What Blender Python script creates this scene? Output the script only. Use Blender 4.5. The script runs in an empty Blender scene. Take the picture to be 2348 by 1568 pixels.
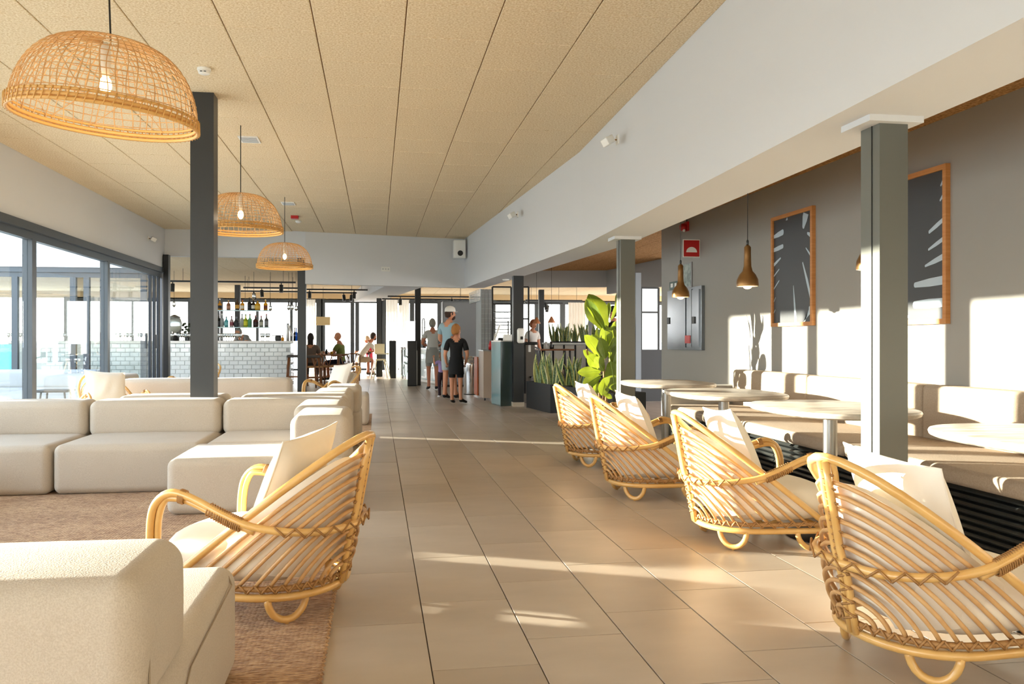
import bpy, math, random
from mathutils import Vector, Matrix
from math import sin, cos, pi, sqrt, radians
random.seed(7)
S = bpy.context.scene
COL = S.collection

# ------------------------------------------------------------------ camera, sky, sun, exposure
F = 1930.0; HC = 1.09
TH = math.atan2(310.0, F); CT, ST = cos(TH), sin(TH)
cam_d = bpy.data.cameras.new('camera'); cam = bpy.data.objects.new('camera', cam_d); COL.objects.link(cam)
cam.location = (0, 0, HC); cam.rotation_euler = (pi/2, 0, -TH)
cam_d.sensor_fit = 'HORIZONTAL'; cam_d.sensor_width = 36; cam_d.lens = 36*F/2348
cam_d.shift_y = -3.0/2348; cam_d.clip_start = 0.05; cam_d.clip_end = 3000
S.camera = cam
S.view_settings.view_transform = 'Standard'; S.view_settings.look = 'None'
S.view_settings.gamma = 1; S.view_settings.use_curve_mapping = False
S.view_settings.exposure = 0.75
S.cycles.use_denoising = True
S.cycles.max_bounces = 9; S.cycles.diffuse_bounces = 5; S.cycles.glossy_bounces = 4
S.cycles.transmission_bounces = 4; S.cycles.transparent_max_bounces = 16
S.cycles.sample_clamp_indirect = 6; S.cycles.caustics_reflective = False; S.cycles.caustics_refractive = False

world = bpy.data.worlds.new('world'); S.world = world; world.use_nodes = True
wn = world.node_tree; bgn = wn.nodes['Background']
tc = wn.nodes.new('ShaderNodeTexCoord'); sx = wn.nodes.new('ShaderNodeSeparateXYZ'); rp = wn.nodes.new('ShaderNodeValToRGB')
wn.links.new(tc.outputs['Generated'], sx.inputs[0]); wn.links.new(sx.outputs['Z'], rp.inputs[0]); wn.links.new(rp.outputs[0], bgn.inputs[0])
rp.color_ramp.elements[0].position = 0.0; rp.color_ramp.elements[0].color = (1.0, 0.93, 0.84, 1)
rp.color_ramp.elements[1].position = 0.6; rp.color_ramp.elements[1].color = (0.62, 0.78, 1.0, 1)
e = rp.color_ramp.elements.new(0.18); e.color = (0.92, 0.95, 1.0, 1)
bgn.inputs[1].default_value = 5.3
SUND = Vector((1, -0.47, -0.1185)).normalized()
sl = bpy.data.lights.new('sun', 'SUN'); sun = bpy.data.objects.new('sun', sl); COL.objects.link(sun)
sl.energy = 25; sl.color = (1.0, 0.88, 0.72); sl.angle = radians(0.55)
sun.rotation_euler = SUND.to_track_quat('-Z', 'Y').to_euler(); sun.location = (-20, 12, 6)

# ------------------------------------------------------------------ helpers
def lin(h):
    h = h.lstrip('#'); o = []
    for i in (0, 2, 4):
        c = int(h[i:i+2], 16)/255
        o.append(c/12.92 if c <= .04045 else ((c+.055)/1.055)**2.4)
    return (*o, 1)
def W(u, d):                       # place on the ground: image column and distance ahead of the camera -> x, y
    a = (u-1174)/F
    return ((a*CT+ST)*d, (CT-a*ST)*d)
def Zv(v, d): return HC+(781-v)*d/F
def dfl(v, z=0.0): return F*(HC-z)/(v-781)
def YW(u, X):                      # y where the column of view meets the plane x = X
    a = (u-1174)/F
    return X*(CT-a*ST)/(a*CT+ST)
def DX(u, X): return X/(((u-1174)/F)*CT+ST)
def XY(u, Y):
    a = (u-1174)/F
    return Y*(a*CT+ST)/(CT-a*ST)
def DY(u, Y): return Y/(CT-((u-1174)/F)*ST)

MATS = {}
def mat(name, color, rough=.6, metal=0, noise=0, nscale=20, c2=None, bump=0, bscale=60, spec=.5, coat=0, trans=0, emis=None, estr=0, stretch=None, sheen=0, sub=0, detail=4):
    if name in MATS: return MATS[name]
    m = bpy.data.materials.new(name); m.use_nodes = True; nt = m.node_tree; b = nt.nodes['Principled BSDF']
    c = lin(color) if isinstance(color, str) else color
    b.inputs['Base Color'].default_value = c; b.inputs['Roughness'].default_value = rough; b.inputs['Metallic'].default_value = metal
    b.inputs['Specular IOR Level'].default_value = spec; b.inputs['Coat Weight'].default_value = coat
    b.inputs['Transmission Weight'].default_value = trans; b.inputs['Sheen Weight'].default_value = sheen
    if emis: b.inputs['Emission Color'].default_value = lin(emis); b.inputs['Emission Strength'].default_value = estr
    co = None
    if noise or bump:
        t = nt.nodes.new('ShaderNodeTexCoord'); co = t.outputs['Object']
        if stretch:
            mp = nt.nodes.new('ShaderNodeMapping'); mp.inputs['Scale'].default_value = stretch
            nt.links.new(co, mp.inputs[0]); co = mp.outputs[0]
    if noise:
        n = nt.nodes.new('ShaderNodeTexNoise'); n.inputs['Scale'].default_value = nscale; n.inputs['Detail'].default_value = detail
        nt.links.new(co, n.inputs['Vector'])
        r = nt.nodes.new('ShaderNodeValToRGB'); r.color_ramp.elements[0].position = .5-noise; r.color_ramp.elements[1].position = .5+noise
        k = lin(c2) if isinstance(c2, str) else c2
        r.color_ramp.elements[0].color = k; r.color_ramp.elements[1].color = c
        nt.links.new(n.outputs['Fac'], r.inputs[0]); nt.links.new(r.outputs[0], b.inputs['Base Color'])
    if bump:
        n2 = nt.nodes.new('ShaderNodeTexNoise'); n2.inputs['Scale'].default_value = bscale; n2.inputs['Detail'].default_value = 3
        nt.links.new(co, n2.inputs['Vector'])
        bp = nt.nodes.new('ShaderNodeBump'); bp.inputs['Strength'].default_value = bump; bp.inputs['Distance'].default_value = .01
        nt.links.new(n2.outputs['Fac'], bp.inputs['Height']); nt.links.new(bp.outputs[0], b.inputs['Normal'])
    MATS[name] = m; return m

def weave_mat(name, c1, c2, sx_, sy_, sz_, bstr, rough=.9, dist=.004):
    m = bpy.data.materials.new(name); m.use_nodes = True; nt = m.node_tree; b = nt.nodes['Principled BSDF']
    b.inputs['Roughness'].default_value = rough; b.inputs['Specular IOR Level'].default_value = .2; b.inputs['Sheen Weight'].default_value = .15
    t = nt.nodes.new('ShaderNodeTexCoord')
    mp = nt.nodes.new('ShaderNodeMapping'); mp.inputs['Scale'].default_value = (sx_, sy_, sz_); nt.links.new(t.outputs['Object'], mp.inputs[0])
    v = nt.nodes.new('ShaderNodeTexNoise'); v.inputs['Scale'].default_value = 1; v.inputs['Detail'].default_value = 2; nt.links.new(mp.outputs[0], v.inputs['Vector'])
    n = nt.nodes.new('ShaderNodeTexNoise'); n.inputs['Scale'].default_value = 3; n.inputs['Detail'].default_value = 3; nt.links.new(t.outputs['Object'], n.inputs['Vector'])
    mx = nt.nodes.new('ShaderNodeMath'); mx.operation = 'ADD'; nt.links.new(v.outputs['Fac'], mx.inputs[0])
    ml = nt.nodes.new('ShaderNodeMath'); ml.operation = 'MULTIPLY'; ml.inputs[1].default_value = .35; nt.links.new(n.outputs['Fac'], ml.inputs[0]); nt.links.new(ml.outputs[0], mx.inputs[1])
    r = nt.nodes.new('ShaderNodeValToRGB'); r.color_ramp.elements[0].position = .5; r.color_ramp.elements[1].position = .85
    r.color_ramp.elements[0].color = lin(c2); r.color_ramp.elements[1].color = lin(c1)
    nt.links.new(mx.outputs[0], r.inputs[0]); nt.links.new(r.outputs[0], b.inputs['Base Color'])
    bp = nt.nodes.new('ShaderNodeBump'); bp.inputs['Strength'].default_value = bstr; bp.inputs['Distance'].default_value = dist
    nt.links.new(v.outputs['Fac'], bp.inputs['Height']); nt.links.new(bp.outputs[0], b.inputs['Normal'])
    MATS[name] = m; return m

def glass_mat(name, tint, refl_rough=.02, fac=1.0, base=.0):
    m = bpy.data.materials.new(name); m.use_nodes = True; nt = m.node_tree; nt.nodes.clear()
    o = nt.nodes.new('ShaderNodeOutputMaterial'); t = nt.nodes.new('ShaderNodeBsdfTransparent'); g = nt.nodes.new('ShaderNodeBsdfGlossy')
    t.inputs[0].default_value = tint; g.inputs['Roughness'].default_value = refl_rough
    lw = nt.nodes.new('ShaderNodeLayerWeight'); lw.inputs[0].default_value = .5; pw_ = nt.nodes.new('ShaderNodeMath'); pw_.operation = 'POWER'; pw_.inputs[1].default_value = 5
    nt.links.new(lw.outputs['Facing'], pw_.inputs[0]); fr = nt.nodes.new('ShaderNodeMath'); fr.operation = 'MULTIPLY_ADD'; fr.inputs[1].default_value = .96; fr.inputs[2].default_value = .04
    nt.links.new(pw_.outputs[0], fr.inputs[0])
    ml = nt.nodes.new('ShaderNodeMath'); ml.operation = 'MULTIPLY_ADD'; ml.inputs[1].default_value = fac; ml.inputs[2].default_value = base; ml.use_clamp = True
    mx = nt.nodes.new('ShaderNodeMixShader')
    nt.links.new(fr.outputs[0], ml.inputs[0]); nt.links.new(ml.outputs[0], mx.inputs[0]); nt.links.new(t.outputs[0], mx.inputs[1]); nt.links.new(g.outputs[0], mx.inputs[2]); nt.links.new(mx.outputs[0], o.inputs[0])
    MATS[name] = m; return m

def setp(o, label=None, cat=None, group=None, kind=None):
    if label: o['label'] = label
    if cat: o['category'] = cat
    if group: o['group'] = group
    if kind: o['kind'] = kind
    return o
def E(name, label, cat, loc=(0, 0, 0), rz=0, group=None, kind=None):
    o = bpy.data.objects.new(name, None); COL.objects.link(o); o.location = loc; o.rotation_euler = (0, 0, rz); o.empty_display_size = .1
    return setp(o, label, cat, group, kind)
def copy_tree(o, parent=None):
    c = o.copy(); COL.objects.link(c)
    if parent: c.parent = parent
    for ch in list(o.children): copy_tree(ch, c)
    return c
def link_copy(o, name=None, parent=None, loc=None, rot=None, scale=None):
    c = o.copy(); COL.objects.link(c)
    if parent: c.parent = parent
    if loc: c.location = loc
    if rot: c.rotation_euler = rot
    if scale: c.scale = scale
    return c

class MB:
    def __init__(s): s.v = []; s.f = []; s.m = []; s.cm = 0
    def face(s, idx): s.f.append(tuple(idx)); s.m.append(s.cm)
    def box(s, x0, y0, z0, x1, y1, z1):
        b = len(s.v)
        s.v += [(x0,y0,z0),(x1,y0,z0),(x1,y1,z0),(x0,y1,z0),(x0,y0,z1),(x1,y0,z1),(x1,y1,z1),(x0,y1,z1)]
        for q in ((0,3,2,1),(4,5,6,7),(0,1,5,4),(1,2,6,5),(2,3,7,6),(3,0,4,7)): s.face([b+i for i in q])
        return s
    def prism(s, poly, z0, z1):
        b = len(s.v); n = len(poly)
        if sum(poly[i][0]*poly[(i+1) % n][1]-poly[(i+1) % n][0]*poly[i][1] for i in range(n)) < 0: poly = poly[::-1]
        s.v += [(p[0], p[1], z0) for p in poly]+[(p[0], p[1], z1) for p in poly]
        s.face([b+i for i in range(n)][::-1]); s.face([b+n+i for i in range(n)])
        for i in range(n):
            j = (i+1) % n; s.face((b+i, b+j, b+n+j, b+n+i))
        return s
    def hull(s, pts):              # 8 points in box order
        b = len(s.v); s.v += [tuple(p) for p in pts]
        for q in ((0,3,2,1),(4,5,6,7),(0,1,5,4),(1,2,6,5),(2,3,7,6),(3,0,4,7)): s.face([b+i for i in q])
        return s
    def rbox(s, x0, y0, z0, x1, y1, z1, r=.04, n=5, puff=0, M=None):
        c = Vector(((x0+x1)/2, (y0+y1)/2, (z0+z1)/2)); h = Vector(((x1-x0)/2, (y1-y0)/2, (z1-z0)/2)); r = min(r, min(h)*.98)
        def ticks(H):
            i = H-r; o = []
            for k in range(n+1):
                a = k/n*pi/4; o.append(-(i+r*math.tan(a)) )
            o = o[::-1]; mid = [-i+2*i*k/4 for k in range(1, 4)]
            return o+mid+[-q for q in o[::-1]]
        T = [ticks(h.x), ticks(h.y), ticks(h.z)]; idx = {}
        def vid(p):
            key = (round(p[0], 6), round(p[1], 6), round(p[2], 6))
            if key in idx: return idx[key]
            P = Vector(p); I = Vector([max(-(h[k]-r), min(h[k]-r, P[k])) for k in range(3)]); D = P-I
            if D.length > 1e-9: D.normalize(); Q = I+D*r
            else: Q = P
            if puff:
                fx = 1-(Q.x/h.x)**2; fy = 1-(Q.y/h.y)**2; fz = 1-(Q.z/h.z)**2
                Q = Q+Vector((math.copysign(puff*max(0, fy)*max(0, fz)*abs(Q.x/h.x), Q.x), math.copysign(puff*max(0, fx)*max(0, fz)*abs(Q.y/h.y), Q.y), math.copysign(puff*max(0, fx)*max(0, fy)*abs(Q.z/h.z), Q.z)))
            Q = Q+c
            if M: Q = M @ Q
            s.v.append(tuple(Q)); idx[key] = len(s.v)-1; return idx[key]
        for ax in range(3):
            a, b_ = [(1, 2), (2, 0), (0, 1)][ax]
            for sg in (-1, 1):
                for i in range(len(T[a])-1):
                    for j in range(len(T[b_])-1):
                        q = []
                        for (ii, jj) in ((i, j), (i+1, j), (i+1, j+1), (i, j+1)):
                            p = [0, 0, 0]; p[ax] = sg*h[ax]; p[a] = T[a][ii]; p[b_] = T[b_][jj]; q.append(vid(p))
                        s.face(q if sg > 0 else q[::-1])
        return s
    def tube(s, pts, r, n=6, closed=False, caps=True, rf=None):
        P = [Vector(p) for p in pts]; N = len(P); b = len(s.v)
        up = None
        for i in range(N):
            if closed: t = P[(i+1) % N]-P[i-1]
            else: t = P[min(i+1, N-1)]-P[max(i-1, 0)]
            if t.length < 1e-9: t = Vector((0, 0, 1))
            t.normalize()
            if up is None:
                up = Vector((0, 0, 1)) if abs(t.z) < .9 else Vector((1, 0, 0))
            up = up-t*up.dot(t)
            if up.length < 1e-6: up = t.orthogonal()
            up.normalize(); w = t.cross(up)
            rr = r if rf is None else r*rf(i/(N-1))
            for k in range(n):
                a = 2*pi*k/n; s.v.append(tuple(P[i]+(up*cos(a)+w*sin(a))*rr))
        M_ = N if closed else N-1
        for i in range(M_):
            j = (i+1) % N
            for k in range(n):
                l = (k+1) % n; s.face((b+i*n+k, b+j*n+k, b+j*n+l, b+i*n+l))
        if caps and not closed:
            s.face([b+k for k in range(n)]); s.face([b+(N-1)*n+k for k in range(n)][::-1])
        return s
    def lathe(s, prof, n=24, c=(0, 0, 0), sx=1, sy=1):
        b = len(s.v); m = len(prof)
        for (r, z) in prof:
            for k in range(n):
                a = 2*pi*k/n; s.v.append((c[0]+r*cos(a)*sx, c[1]+r*sin(a)*sy, c[2]+z))
        for i in range(m-1):
            for k in range(n):
                l = (k+1) % n; s.face((b+i*n+k, b+i*n+l, b+(i+1)*n+l, b+(i+1)*n+k))
        s.face([b+k for k in range(n)][::-1]); s.face([b+(m-1)*n+k for k in range(n)])
        return s
    def grid(s, fn, nu, nv, closeu=False):
        b = len(s.v); NU = nu if closeu else nu+1
        for i in range(NU):
            for j in range(nv+1): s.v.append(tuple(fn(i/nu, j/nv)))
        for i in range(nu):
            ii = (i+1) % NU
            for j in range(nv): s.face((b+i*(nv+1)+j, b+ii*(nv+1)+j, b+ii*(nv+1)+j+1, b+i*(nv+1)+j+1))
        return s
    def ell(s, c, rx, ry, rz, n=12, m=8, M=None):
        b = len(s.v)
        for i in range(m+1):
            p = -pi/2+pi*i/m
            for k in range(n):
                a = 2*pi*k/n; q = Vector((rx*cos(p)*cos(a), ry*cos(p)*sin(a), rz*sin(p)))
                if M: q = M @ q
                s.v.append((c[0]+q[0], c[1]+q[1], c[2]+q[2]))
        for i in range(m):
            for k in range(n):
                l = (k+1) % n; s.face((b+i*n+k, b+i*n+l, b+(i+1)*n+l, b+(i+1)*n+k))
        return s
    def build(s, name, mats, parent=None, smooth=False, loc=None, rz=None, label=None, cat=None, group=None, kind=None, auto=None):
        me = bpy.data.meshes.new(name); me.from_pydata(s.v, [], s.f)
        if not isinstance(mats, (list, tuple)): mats = [mats]
        for m_ in mats: me.materials.append(m_)
        if len(mats) > 1: me.polygons.foreach_set('material_index', s.m)
        if smooth:
            me.polygons.foreach_set('use_smooth', [True]*len(me.polygons))
            if auto: me.set_sharp_from_angle(angle=radians(auto))
        me.update()
        o = bpy.data.objects.new(name, me); COL.objects.link(o)
        if parent: o.parent = parent
        if loc: o.location = loc
        if rz is not None: o.rotation_euler = (0, 0, rz)
        return setp(o, label, cat, group, kind)
def bez(p0, p1, p2, p3, n):
    p0, p1, p2, p3 = map(Vector, (p0, p1, p2, p3)); o = []
    for i in range(n+1):
        t = i/n; o.append(p0*(1-t)**3+p1*3*t*(1-t)**2+p2*3*t*t*(1-t)+p3*t**3)
    return o
def smoothpath(pts, sub=5):
    P = [Vector(p) for p in pts]; o = []
    for i in range(len(P)-1):
        a = P[max(i-1, 0)]; b = P[i]; c = P[i+1]; d = P[min(i+2, len(P)-1)]
        for k in range(sub):
            t = k/sub
            o.append(.5*((2*b)+(c-a)*t+(2*a-5*b+4*c-d)*t*t+(3*b-a-3*c+d)*t**3))
    o.append(P[-1]); return o

# ------------------------------------------------------------------ materials
m_white = mat('white_plaster', '#d4d6d9', .75, bump=.05, bscale=150)
m_ceil = mat('wood_wool', '#f0e2c8', .95, noise=.16, nscale=70, c2='#d2bb94', bump=.5, bscale=120, spec=.1, detail=5)
m_ceilgap = mat('wood_wool_joint', '#7a4f26', .9)
m_ceil2 = mat('wood_wool_brown', '#c79c6c', .95, noise=.16, nscale=60, c2='#8f6a44', bump=.4, bscale=120, spec=.1)
m_floor = [mat('stone_tile_%d' % i, c, .36, noise=.22, nscale=1.6, c2=c2, bump=.02, bscale=8, spec=.45, stretch=(1, 2.4, 1), detail=6)
           for i, (c, c2) in enumerate((('#c0b2a2', '#aea091'), ('#b9ab9b', '#a89b8c'), ('#c4b7a8', '#b2a596')))]
m_grout = mat('dark_grout', '#4c443c', .9)
m_grey = mat('grey_wall_paint', '#98958f', .62, bump=.03, bscale=200)
m_pil = mat('pillar_paint', '#62645e', .42)
m_pild = mat('dark_steel_paint', '#2e3134', .42)
m_frame = mat('door_frame_anthracite', '#3a4148', .38)
m_black = mat('black_metal', '#0d0e0f', .4)
m_sofa = weave_mat('linen_upholstery', '#c6bbad', '#b8ac9d', 260, 260, 260, .35, dist=.003)
m_seam = mat('sofa_seam', '#9c8c78', .9)
m_rug = weave_mat('jute', '#d0ad86', '#8d6748', 26, 110, 60, 1.0, dist=.016)
nt = m_rug.node_tree; nn = nt.nodes; b_ = nn['Principled BSDF']
vr = nn.new('ShaderNodeTexVoronoi'); vr.inputs['Scale'].default_value = 1; vr.inputs['Randomness'].default_value = .55
mp_ = nn.new('ShaderNodeMapping'); mp_.inputs['Scale'].default_value = (62, 78, 1); tcn = nn.new('ShaderNodeTexCoord')
nt.links.new(tcn.outputs['Object'], mp_.inputs[0]); nt.links.new(mp_.outputs[0], vr.inputs['Vector'])
bp_ = nn.new('ShaderNodeBump'); bp_.invert = True; bp_.inputs['Strength'].default_value = .9; bp_.inputs['Distance'].default_value = .008; nt.links.new(vr.outputs['Distance'], bp_.inputs['Height'])
old = b_.inputs['Normal'].links[0].from_node; nt.links.new(bp_.outputs[0], b_.inputs['Normal']); old.inputs['Strength'].default_value = .3; nt.links.new(old.outputs[0], bp_.inputs['Normal'])
m_rat = mat('rattan_pole', '#e4ba76', .28, noise=.3, nscale=9, c2='#d3a056', spec=.6, coat=.3)
m_rib = mat('rattan_rib', '#dab07a', .38, noise=.3, nscale=14, c2='#c08f58')
m_bind = mat('rattan_binding', '#b98d58', .6, noise=.3, nscale=60, c2='#96693a')
m_cush = mat('ivory_cushion', '#ece2d2', .85, bump=.25, bscale=5, sheen=.1)
m_pillow = mat('white_pillow', '#eee7db', .85, bump=.5, bscale=6, sheen=.1)
m_wicker = mat('wicker', '#dcb580', .6, noise=.3, nscale=12, c2='#bd8a52', spec=.3)
m_steel = mat('brushed_steel', '#8f8f8e', .3, metal=1, bump=.05, bscale=20, stretch=(1, 1, 30))
m_chrome = mat('chrome', '#d8d8d8', .1, metal=1)
m_marble = mat('marble_top', '#d2c9bb', .35, noise=.12, nscale=3, c2='#a39a8e', stretch=(1.5, 7, 1), detail=8)
m_bench = mat('bench_felt', '#ad9c89', .95, bump=.3, bscale=160, noise=.25, nscale=120, c2='#9a8976')
m_lou = mat('louvre_black', '#2b2d2c', .28, spec=.7)
m_brass = mat('aged_brass', '#8f6b40', .35, metal=.75, noise=.25, nscale=10, c2='#6d5030')
m_oak = mat('oak_frame', '#c98d52', .5, noise=.25, nscale=6, c2='#b5763d', stretch=(1, 1, 10))
m_glass = glass_mat('door_glass', (.93, .97, .97, 1), .01, 1.0, .02)
m_glass2 = glass_mat('clear_glass', (.97, .99, .99, 1), .02, .8, .01)
m_teal = glass_mat('teal_glass', (.72, .9, .92, 1), .05, .9, .05)
m_wt = mat('white_glaze', '#dfe6e8', .12, spec=.6, coat=.5)
m_wgrout = mat('tile_grout', '#b8bec0', .8)
m_counter = mat('white_counter', '#e6e6e3', .3)
m_red = mat('red_plastic', '#b71c1c', .35)
m_wpl = mat('white_plastic', '#e8e8e4', .35)
m_skin = mat('skin', '#c98d6e', .55, spec=.3)
m_skin2 = mat('skin_tan', '#b3765a', .55, spec=.3)
m_leaf = mat('fig_leaf', '#66782a', .34, noise=.25, nscale=7, c2='#47601e')
m_vein = mat('leaf_vein', '#9fb868', .5)
m_edge = mat('snake_leaf_edge', '#b9b56a', .45)
m_snake = mat('snake_leaf', '#6f8a4a', .4, noise=.12, nscale=22, c2='#2f4a2a', stretch=(1, 1, 3))
m_bark = mat('bark', '#8a6443', .85, bump=.5, bscale=50)
m_planter = mat('planter_black', '#1d1f22', .5)
m_soil = mat('soil', '#2a1f17', .95)
m_wood = mat('brown_wood', '#8a552c', .45, noise=.25, nscale=8, c2='#6b3d1c', stretch=(1, 8, 8))
m_curt = mat('sheer_curtain', '#e9e4da', .9)
m_water = mat('sea_water', '#9fc3d8', .25)
m_sand = mat('terrace_stone', '#cfc8bd', .8, noise=.2, nscale=2, c2='#c0b9ae')
# leaf translucency
for mm in (m_leaf, m_curt):
    nt = mm.node_tree; b = nt.nodes['Principled BSDF']; out = nt.nodes['Material Output']
    tr = nt.nodes.new('ShaderNodeBsdfTranslucent'); mx = nt.nodes.new('ShaderNodeMixShader'); mx.inputs[0].default_value = .30 if mm is m_leaf else .6
    tr.inputs[0].default_value = lin('#9aa62c') if mm is m_leaf else lin('#f2eee6')
    nt.links.new(b.outputs[0], mx.inputs[1]); nt.links.new(tr.outputs[0], mx.inputs[2]); nt.links.new(mx.outputs[0], out.inputs[0])

# ------------------------------------------------------------------ key dimensions
ZC = 3.20; XL = -3.96; ZS = 2.14; XW = 3.83; ZA = 2.61; YE = 16.73
B1 = (2.014, 0.0); B2 = (2.24, 9.0); B3 = (1.80, 17.40)      # front bottom edge of the long beam
B1t = (2.02, 0.0); B2t = (2.24, 9.20); B3t = (1.80, 17.47)     # its upper edge at the ceiling
YN = -5.0
B1 = (B1[0]+.0251*YN, YN); B1t = (B1t[0]+.0239*YN, YN)
PB = (-1.367, 16.71)
def beamx(y, t=False):
    a, b, c = (B1t, B2t, B3t) if t else (B1, B2, B3)
    if y < b[1]: return a[0]+(b[0]-a[0])*(y-a[1])/(b[1]-a[1])
    return b[0]+(c[0]-b[0])*(y-b[1])/(c[1]-b[1])

# ------------------------------------------------------------------ setting
# floor: bed of grout with every tile laid on it
fl = MB(); fl.box(XL-.1, YN, -.12, 12, 34, -.006)
floor = fl.build('floor', m_grout, kind='structure', label='beige stone tile floor in staggered rows')
TW, TL = .362, .725
cand = []
for n in range(-11, 34):
    x0 = .180+TW*n
    off = ((n) % 3)/3*TL
    for k in range(-11, 46):
        y0 = 2.788+off+TL*k
        if y0+TL < -4.8 or y0 > 33.6 or x0 < XL-.05 or x0+TW > 11.8: continue
        xc, yc = x0+TW/2, y0+TL/2
        d = xc*ST+yc*CT; l = xc*CT-yc*ST
        vis = d > .5 and abs(l/d) < .68 and 781+F*HC/max(d, .1) < 1720 and not (xc > XW+.2 and yc < 11) and not (xc < -.6 and yc < 10.5)
        cand.append((0 if vis else 1, d if vis else d+50, x0, y0))
cand.sort()
def tile_mesh(w, l, h, b, M_, name):
    t = MB(); t.v = [(0,0,-h),(w,0,-h),(w,l,-h),(0,l,-h),(0,0,-b),(w,0,-b),(w,l,-b),(0,l,-b),(b,b,0),(w-b,b,0),(w-b,l-b,0),(b,l-b,0)]
    for q in ((0,1,5,4),(1,2,6,5),(2,3,7,6),(3,0,4,7),(4,5,9,8),(5,6,10,9),(6,7,11,10),(7,4,8,11),(8,9,10,11)): t.face(q)
    return t
gp = .0022
protos = []
for i in range(3):
    o = tile_mesh(TW-2*gp, TL-2*gp, .006, .0012, m_floor[i], 'tile').build('tile', m_floor[i], floor); protos.append(o)
rest = MB()
for i, (vv, d, x0, y0) in enumerate(cand):
    z = random.uniform(-.0006, .0002)
    if i < 300:
        p = protos[i % 3] if i < 3 else link_copy(protos[random.randrange(3)], parent=floor)
        p.location = (x0+gp, y0+gp, z)
    else:
        b = len(rest.v); w, l = TW-2*gp, TL-2*gp; rest.cm = random.randrange(3)
        rest.v += [(x0+gp, y0+gp, -.006), (x0+gp+w, y0+gp, -.006), (x0+gp+w, y0+gp+l, -.006), (x0+gp, y0+gp+l, -.006), (x0+gp, y0+gp, z), (x0+gp+w, y0+gp, z), (x0+gp+w, y0+gp+l, z), (x0+gp, y0+gp+l, z)]
        for q in ((4,5,6,7),(0,1,5,4),(1,2,6,5),(2,3,7,6),(3,0,4,7)): rest.face([b+j for j in q])
rest.build('tile', m_floor, floor, kind='stuff')

# ceiling with panels
def clip(poly, a, b):              # keep the part left of a -> b
    o = []
    def sd(p): return (b[0]-a[0])*(p[1]-a[1])-(b[1]-a[1])*(p[0]-a[0])
    for i in range(len(poly)):
        p, q = poly[i], poly[(i+1) % len(poly)]; sp, sq = sd(p), sd(q)
        if sp >= 0: o.append(p)
        if (sp >= 0) != (sq >= 0):
            t = sp/(sp-sq); o.append((p[0]+(q[0]-p[0])*t, p[1]+(q[1]-p[1])*t))
    return o
ce = MB(); ce.prism([(XL-.1, YN), (B1t[0]+.1, YN), (B2t[0]+.1, B2t[1]), (B3t[0]+.1, B3t[1]+.1), (PB[0], PB[1]+.12), (XL-.1, YE+.1)], ZC+.012, ZC+.25)
ceiling = ce.build('ceiling', m_ceilgap, kind='structure', label='pale wood-wool panel ceiling')
PW = .6; g = .0035; proto = None; lst = []
for i in range(-6, 6):
    for k in range(-18, 21):
        x0 = -1.012+PW*i; y0 = 5.878+PW*k
        if y0 < YN: continue
        poly = [(x0+g, y0+g), (x0+PW-g, y0+g), (x0+PW-g, y0+PW-g), (x0+g, y0+PW-g)]
        full = list(poly)
        poly = clip(poly, (XL, 20), (XL, -2)); poly = clip(poly, B1t, B2t) if poly else poly; poly = clip(poly, B2t, B3t) if poly else poly
        if poly:
            if x0+PW/2 < PB[0]: poly = clip(poly, (5, YE), (-5, YE))
            else: poly = clip(poly, B3t, PB)
        if len(poly) < 3: continue
        d = (x0+.3)*ST+(y0+.3)*CT; l = (x0+.3)*CT-(y0+.3)*ST
        vis = d > 1 and abs(l/d) < .75 and F*2.11/d < 950
        lst.append((0 if vis else 1, d, x0, y0, poly, len(poly) == 4 and all(abs(poly[q][0]-full[q][0])+abs(poly[q][1]-full[q][1]) < 1e-6 for q in range(4))))
lst.sort(key=lambda q: q[:4])
prest = MB()
def bev_prism(mb, poly, z0, z1, b=.004):
    n = len(poly); cx = sum(p[0] for p in poly)/n; cy = sum(p[1] for p in poly)/n; s = len(mb.v)
    mb.v += [(p[0], p[1], z1) for p in poly]+[(p[0], p[1], z0+b) for p in poly]+[(p[0]+(cx-p[0])*b*3.3, p[1]+(cy-p[1])*b*3.3, z0) for p in poly]
    for i in range(n):
        j = (i+1) % n; mb.face((s+i, s+j, s+n+j, s+n+i)); mb.face((s+n+i, s+n+j, s+2*n+j, s+2*n+i))
    mb.face([s+2*n+i for i in range(n)][::-1])
for i, (vv, d, x0, y0, poly, full) in enumerate(lst):
    if i >= 300: bev_prism(prest, poly, ZC+random.uniform(-.001, .001), ZC+.012); continue
    if full:
        if proto is None:
            t = MB(); bev_prism(t, [(g, g), (PW-g, g), (PW-g, PW-g), (g, PW-g)], 0, .012); proto = t.build('ceiling_panel', m_ceil, ceiling); p = proto
        else: p = link_copy(proto, parent=ceiling)
        p.location = (x0, y0, ZC+random.uniform(-.001, .001))
    else:
        t = MB(); bev_prism(t, [(a-x0, b-y0) for a, b in poly], 0, .012); t.build('ceiling_panel', m_ceil, ceiling, loc=(x0, y0, ZC))
if prest.v: prest.build('ceiling_panel', m_ceil, ceiling, kind='stuff')

def struct(name, mb, m, label=None, parent=None, smooth=False):
    return mb.build(name, m, parent, smooth=smooth, kind='structure', label=label)
def panel_grid(name, parent, m, x0, x1, y0, y1, z, s=.6, ox=0, oy=0):
    t = MB(); i = math.floor((x0-ox)/s)
    while ox+i*s < x1:
        k = math.floor((y0-oy)/s)
        while oy+k*s < y1:
            a, b = max(ox+i*s+.004, x0), min(ox+(i+1)*s-.004, x1); c, d = max(oy+k*s+.004, y0), min(oy+(k+1)*s-.004, y1)
            if b-a > .02 and d-c > .02: t.box(a, c, z, b, d, z+.01)
            k += 1
        i += 1
    return t.build(name, m, parent, kind='stuff')

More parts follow.
